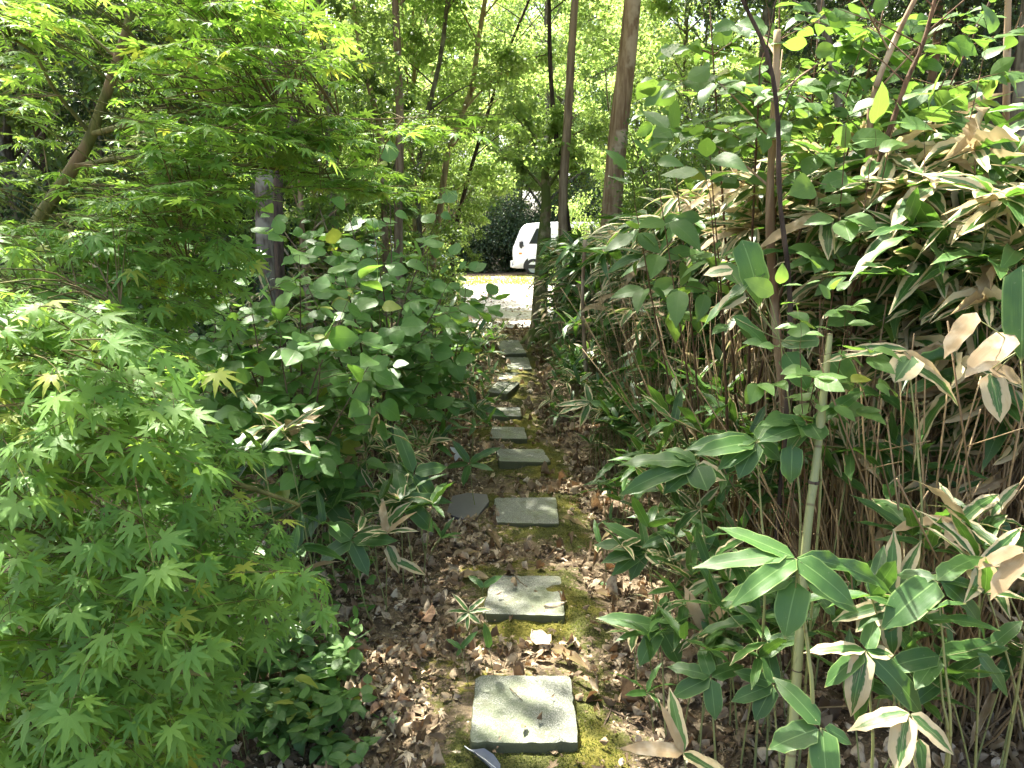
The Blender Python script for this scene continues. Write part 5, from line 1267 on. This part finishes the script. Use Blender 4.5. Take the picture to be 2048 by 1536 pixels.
# --- ovate-leaved shrub, centre left
def shrub(name,label,cat,root_p,tips,mat,tms,ls,wr,sr,wood,sub=1,pair=False,nspray=9,sln=0.30,step=0.06,pet=0.15,tipdown=0.3,zn=0.3,bow=0.15,from_=0.35):
    r=empty(name,tuple(root_p)); W=Geo(); LV=Leaves(); root_p=np.asarray(root_p)
    for tp in tips:
        tip=np.asarray(tp)-root_p; b=np.array([rs.randn()*0.05,rs.randn()*0.05,-0.02]); mid=b+(tip-b)*0.5+np.array([0,0,bow*np.linalg.norm(tip)])+rs.randn(3)*0.03
        Q=spline([b,mid,tip],14); W.tube(Q,np.linspace(sr,sr*0.3,14),7,rnd=rs.rand()*0.6)
        for s in range(nspray):
            f=from_+(1-from_)*(s+0.5*rs.rand())/nspray; i=min(13,int(f*13)); T=nrm(Q[min(13,i+1)]-Q[max(0,i-1)]); a=rs.rand()*6.28
            lat=np.array([math.cos(a),math.sin(a),0.15]); d=nrm(T*0.35+lat)
            spray(W,LV,Q[i],d,sln*rs.uniform(0.5,1.15)*(1.15-0.5*f),ls,step,pair,pet,0.18,zn,sr*0.22,sub=sub,tipdown=tipdown)
        spray(W,LV,Q[-1],nrm(Q[-1]-Q[-3]),sln*0.6,ls,step,pair,pet,0.1,zn,sr*0.22,sub=0,tipdown=tipdown)
    W.build('stems',M[wood],r); LG=Geo(); LV.into(LG,tms,wr); LG.build('foliage',M[mat],r); tag(r,label,cat); return r
ZB=np.array([0.10,-0.42,0.85])
def gp(x,y): return np.array([x,y,float(gz(x,y))])
shrub('leafy_shrub','ovate-leaved green shrub in the middle left, its top reaching the reddish trunk','shrub',gp(-0.78,4.05),
 [at(px,py,d) for px,py,d in ((780,400,4.1),(700,440,4.0),(640,420,4.3),(860,470,4.2),(750,480,3.8),(560,450,4.3),(820,560,3.8),(690,560,3.7),(600,540,3.9),(880,600,3.9),(760,640,3.6))],'ovate',OV_HI,0.112,1.35,0.008,'twig',nspray=13,sln=0.36,step=0.072)
shrub('leafy_shrub','lower ovate-leaved shrub with grey green leaves, left of the path','shrub',gp(-0.95,3.2),
 [at(px,py,d) for px,py,d in ((600,560,3.2),(500,600,3.1),(680,640,3.0),(560,700,3.0),(450,640,3.2),(640,740,2.9),(720,760,2.85),(520,520,3.3),(430,560,3.2))],'ovate',OV_HI,0.100,1.35,0.007,'twig',nspray=12,sln=0.33,step=0.065)
shrub('leafy_shrub','small ovate-leaved shrub leaning over the path in front of the gravel lot','shrub',gp(-0.52,4.9),
 [at(px,py,d) for px,py,d in ((930,590,4.9),(900,680,4.7),(860,640,4.8),(960,640,4.9),(840,720,4.6),(890,560,5.0))],'ovate',OV_HI,0.125,1.25,0.006,'stem_red',nspray=7,sln=0.30,step=0.07)
shrub('leafy_shrub','shaded ovate-leaved shrub between the maple and the grey trunk','shrub',gp(-1.5,3.7),
 [at(px,py,d) for px,py,d in ((430,560,3.6),(300,620,3.4),(250,700,3.3),(430,640,3.2),(560,860,3.1),(380,640,3.4),(480,700,3.3),(400,760,3.3),(520,800,3.2),(460,860,3.2),(330,720,3.4))],'ovate',OV_HI,0.095,1.3,0.007,'twig',nspray=9,sln=0.33,step=0.065)
shrub('fine_weed','fine small-leaved pale green shrub behind the ovate one, by the lot','shrub',gp(-0.72,6.6),
 [at(px,py,d) for px,py,d in ((850,420,6.8),(880,500,6.6),(820,560,6.4),(900,560,6.8),(840,620,6.2),(890,640,6.3),(780,600,6.3),(860,700,6.0),(800,660,6.0))],'bright',OV,0.030,0.9,0.006,'twig',nspray=14,sln=0.36,step=0.028,pet=0.1)
# bright oblong leaved bush on the right, top
shrub('bright_shrub','bright green leaved shrub on brown stems at the upper right','shrub',gp(1.12,3.35),
 [at(px,py,d) for px,py,d in ((1420,20,2.9),(1560,-20,2.7),(1640,30,2.9),(1780,-30,2.8),(1870,20,2.7),(1980,0,2.9),(1520,130,2.6),(1700,170,2.7),(1900,140,2.7))],'bright',OV_HI,0.100,1.12,0.009,'stem_red',nspray=14,sln=0.42,step=0.062,from_=0.78,bow=0.05,zn=0.4)
shrub('bright_shrub','leafy shoot hanging over the bamboo left of the brown stem','shrub',gp(0.95,3.15),
 [at(px,py,d) for px,py,d in ((1350,330,2.7),(1420,310,2.6),(1320,390,2.6),(1420,390,2.45),(1270,410,2.8))],'bright',OV_HI,0.135,0.85,0.006,'stem_red',nspray=3,sln=0.22,step=0.075,from_=0.72,bow=0.04,tipdown=0.5)
shrub('bright_shrub','small bright shoot in front of the dry stems beside the thick culm','shrub',gp(1.0,2.35),
 [at(px,py,d) for px,py,d in ((1655,640,1.82),(1600,690,1.82),(1690,665,1.82),(1560,630,1.85),(1640,600,1.85))],'bright',OV_HI,0.075,1.05,0.003,'stem_red',nspray=3,sln=0.15,step=0.045,from_=0.8,bow=0.02)
shrub('bright_shrub','bright shoot rising above the withered bamboo at the right','shrub',gp(1.35,2.7),
 [at(px,py,d) for px,py,d in ((1780,280,2.3),(1740,330,2.3),(1690,300,2.35),(1960,150,2.4),(1850,310,2.3))],'bright',OV_HI,0.115,1.1,0.005,'stem_red',nspray=4,sln=0.2,step=0.06,from_=0.75,bow=0.03)
# bare brown saplings rising out of the thicket
def sapling(label,pts,y0,r0,r1,mat,twigs=5):
    b,P=tpath(pts,y0); r=empty('sapling_stem',b); g=Geo(); S=spline(P,26); g.tube(S,np.linspace(r0,r1,26)*(1+0.06*rs.randn(26)),9,rnd=rs.rand()*0.5); g.build('stem',M[mat],r)
    for k in range(twigs):
        g=Geo(); q=S[rs.randint(10,25)]; d=nrm([rs.randn(),rs.randn()*0.6,0.7]); l=rs.uniform(0.15,0.45); g.tube([q,q+d*l*0.5+[0,0,0.01],q+d*l],[r1*0.5,r1*0.35,r1*0.15],5,rnd=0.3); g.build('twig',M[mat],r)
    tag(r,label,'sapling'); return r
sapling('straight brown sapling stem rising through the thicket at the right',[(1590,1050),(1552,640),(1540,420),(1550,200),(1555,60)],2.75,0.021,0.012,'bark_tan')
sapling('thin dark sapling stem in front of the straight brown one',[(1580,700),(1560,400),(1555,230),(1535,110),(1490,10),(1450,-80)],2.35,0.0085,0.005,'bark_dark')
sapling('brown forked sapling stem in the middle of the upper right',[(1700,1000),(1705,500),(1735,340),(1745,200),(1790,80),(1850,-40)],2.75,0.017,0.008,'bark_tan')
sapling('reddish sapling stem leaning right beside the forked one',[(1690,900),(1720,480),(1800,200),(1845,90),(1880,-40)],2.6,0.013,0.006,'stem_red')
sapling('pale sapling stem near the right edge above the withered leaves',[(2010,900),(2012,300),(2015,60),(2018,-60)],3.4,0.018,0.012,'bark_tan')
sapling('brown sapling stem deep in the right thicket',[(1740,1000),(1712,640),(1700,560)],2.95,0.020,0.016,'bark_tan',1)
sapling('slim brown stem at the far side of the thicket near the path',[(1172,760),(1165,600),(1170,480)],6.0,0.020,0.014,'bark_tan',2)
spec_tree('leaning_evergreen','dark leaning trunk at the right edge behind the bamboo',[(1900,420),(1935,330),(1990,210),(2060,100)],6.0,0.13,6.0,'bark_dark','dark',81,0.5,1.8,9000,10,ls=0.06)
spec_tree('slender_tree','slim grey stem behind the bright shrub at the upper right',[(1680,500),(1690,340),(1670,150),(1640,0)],6.5,0.045,6.5,'bark_grey','dark',82,0.35,1.8,9000,12,ls=0.06)
spec_tree('slender_tree','slim brown stem between the bright shrub and the right edge',[(1850,450),(1840,300),(1870,120),(1880,0)],7.0,0.05,6.5,'bark_tan','dark',83,0.3,1.9,10000,12,ls=0.06)

# --- ground plants at the lower left
def rosette(label,px,py,n,ln,wd,mat='grass',name='grass_tuft',up=0.8):
    b=on_ground(px,py,0.0); b[2]=gz(b[0],b[1]); r=empty(name,tuple(b)); g=Geo()
    tm=[(*strip([(v,0.05*(0.5*(1 if v<0.5 else 1-((v-0.5)/0.5)**1.5)+0.02)) for v in np.linspace(0,1,9)],1,0.3,a),0.05) for a in (0.5,0.9,0.3)]
    a=np.arange(n)*2.4+rs.rand(n); el=rs.uniform(0.3,1.25,n)*up; Y=np.stack([np.cos(a)*np.cos(el),np.sin(a)*np.cos(el),np.sin(el)],1); Z=nrm(np.stack([-np.cos(a)*np.sin(el),-np.sin(a)*np.sin(el),np.cos(el)+0.2],1))
    scatter(g,tm,np.stack([np.cos(a)*0.01,np.sin(a)*0.01,np.zeros(n)],1),Y,Z,ln*rs.uniform(0.6,1.1,n),np.full(n,wd),rnd=rs.rand(n)); g.build('blades',M[mat],r); tag(r,label,'grass tuft'); return r
rosette('long-bladed green grass tuft at the lower left, under the maple',600,1400,16,0.34,0.014)
rosette('smaller grass tuft left of the long-bladed one',520,1470,11,0.26,0.011)
rosette('wispy grass tuft behind the long-bladed one, at the foot of the bamboo',585,1290,9,0.30,0.010)
def weed(label,px,py,n,h,ls,mat='weed'):
    b=on_ground(px,py,0.0); b[2]=gz(b[0],b[1]); r=empty('broadleaf_weed',tuple(b)); W=Geo(); LV=Leaves()
    for k in range(n):
        a=rs.rand()*6.28; d=rs.uniform(0.03,0.16); tip=np.array([math.cos(a)*d,math.sin(a)*d,h*rs.uniform(0.5,1.1)]); Q=spline([np.array([math.cos(a)*d*.3,math.sin(a)*d*.3,-0.01]),tip*[0.7,0.7,0.6],tip],6); W.tube(Q,np.linspace(0.0016,0.001,6),4,rnd=0.4)
        for i in (3,4,5):
            for s in (0,3.14):
                aa=a+i*1.5+s+rs.randn()*0.3; y=nrm([math.cos(aa),math.sin(aa),rs.uniform(-0.25,0.3)]); LV.add(Q[i],y,nrm([0,0,1]+rs.randn(3)*0.25),ls*rs.uniform(0.6,1.1)*(0.7+0.1*i))
    W.build('stems',M['culm'],r); g=Geo(); LV.into(g,OV_HI,0.95); g.build('foliage',M[mat],r); tag(r,label,'weed','broadleaf weeds at the lower left'); return r
for i,a in enumerate([('broadleaf weed at the left edge of the litter by the nearest slab',640,1380,11,0.16,0.070),('tall broadleaf weed crowding the path at lower left',560,1360,12,0.22,0.072),('broadleaf weed in front of the grass tuft',590,1450,12,0.18,0.070),('broadleaf weed at the bottom left beside the litter',600,1500,12,0.17,0.070),('broadleaf weed right of the grass tuft',655,1450,8,0.14,0.055),('yellowish low weed above the grass tuft',575,1300,5,0.14,0.042),('broadleaf weed at the very bottom, left of the path',690,1540,8,0.12,0.055),('broadleaf weed under the maple at the bottom left',500,1530,9,0.18,0.06),('pale broadleaf weed beneath the lowest maple leaves',400,1560,9,0.22,0.06),('small weed sprouting in the litter left of the feather',700,1480,3,0.05,0.03),('weed in the shade of the maple far left',240,1540,9,0.26,0.065),('weed with oval leaves under the lower maple branch',420,1420,7,0.20,0.06)]): weed(*a)
for i in range(22):
    x=rs.uniform(0.25,1.0) if i%2 else rs.uniform(-1.0,-0.2); y=rs.uniform(2.2,6.5)
    if slab_dist(x,y)<0.05: continue
    g=Geo(); n=rs.randint(3,7); a=np.arange(n)*2.4; Y=np.stack([np.cos(a),np.sin(a),np.full(n,0.5)],1); scatter(g,OV,np.zeros((n,3))+[0,0,0.015],Y,np.tile([0,0,1.0],(n,1))+rs.randn(n,3)*0.2,rs.uniform(0.02,0.035,n),rnd=rs.rand(n))
    o=g.build('seedling',M['weed']); o.location=(x,y,float(gz(x,y))); sd='right' if x>0 else 'left'
    tag(o,f'tiny green seedling on the {sd} of the path by the {near_slab(y)} slab','seedling',f'seedlings {sd} of the path')
# low ground cover under everything on the left
g=Geo(); W=Geo(); k=5200; y=1.4+rs.rand(k)**1.2*7.5; x=-0.62-0.1*np.sin(y*2)-rs.rand(k)**1.2*3.2; z=gz(x,y)+0.02+rs.rand(k)*0.16+0.10*np.clip(-x-1,0,1)*rs.rand(k)
scatter(g,OV,np.stack([x,y,z],1),nrm(np.stack([rs.randn(k),rs.randn(k),rs.randn(k)*0.3],1)),nrm(np.stack([rs.randn(k)*0.4,rs.randn(k)*0.4,np.ones(k)],1)),rs.uniform(0.03,0.07,k),rnd=rs.rand(k)*0.9)
tag(g.build('ground_cover',M['ovate']),'low leafy ground cover in the shade on the left','ground cover',kind='stuff')
# tell copies apart by their order in the picture
bpy.context.view_layer.update()
from collections import defaultdict
dd=defaultdict(list)
for o in SC.objects:
    if o.parent is None and o.get('group') and o.get('label'): dd[o['label']].append(o)
ORDN=['leftmost']+[w+' from left' for w in ('second third fourth fifth sixth seventh eighth ninth tenth eleventh twelfth thirteenth fourteenth fifteenth sixteenth seventeenth eighteenth nineteenth twentieth'.split())]+['twenty-'+w+' from left' for w in 'first second third fourth fifth sixth seventh eighth ninth'.split()]
for lb,os_ in dd.items():
    if 1<len(os_)<=len(ORDN)+1:
        os_.sort(key=lambda o:o.location.x/max(0.2,o.location.y))
        for i,o in enumerate(os_):
            o['label']=lb+', '+('rightmost' if i==len(os_)-1 else ORDN[i])
print('objects',len(bpy.data.objects),'verts',sum(len(m.vertices) for m in bpy.data.meshes))
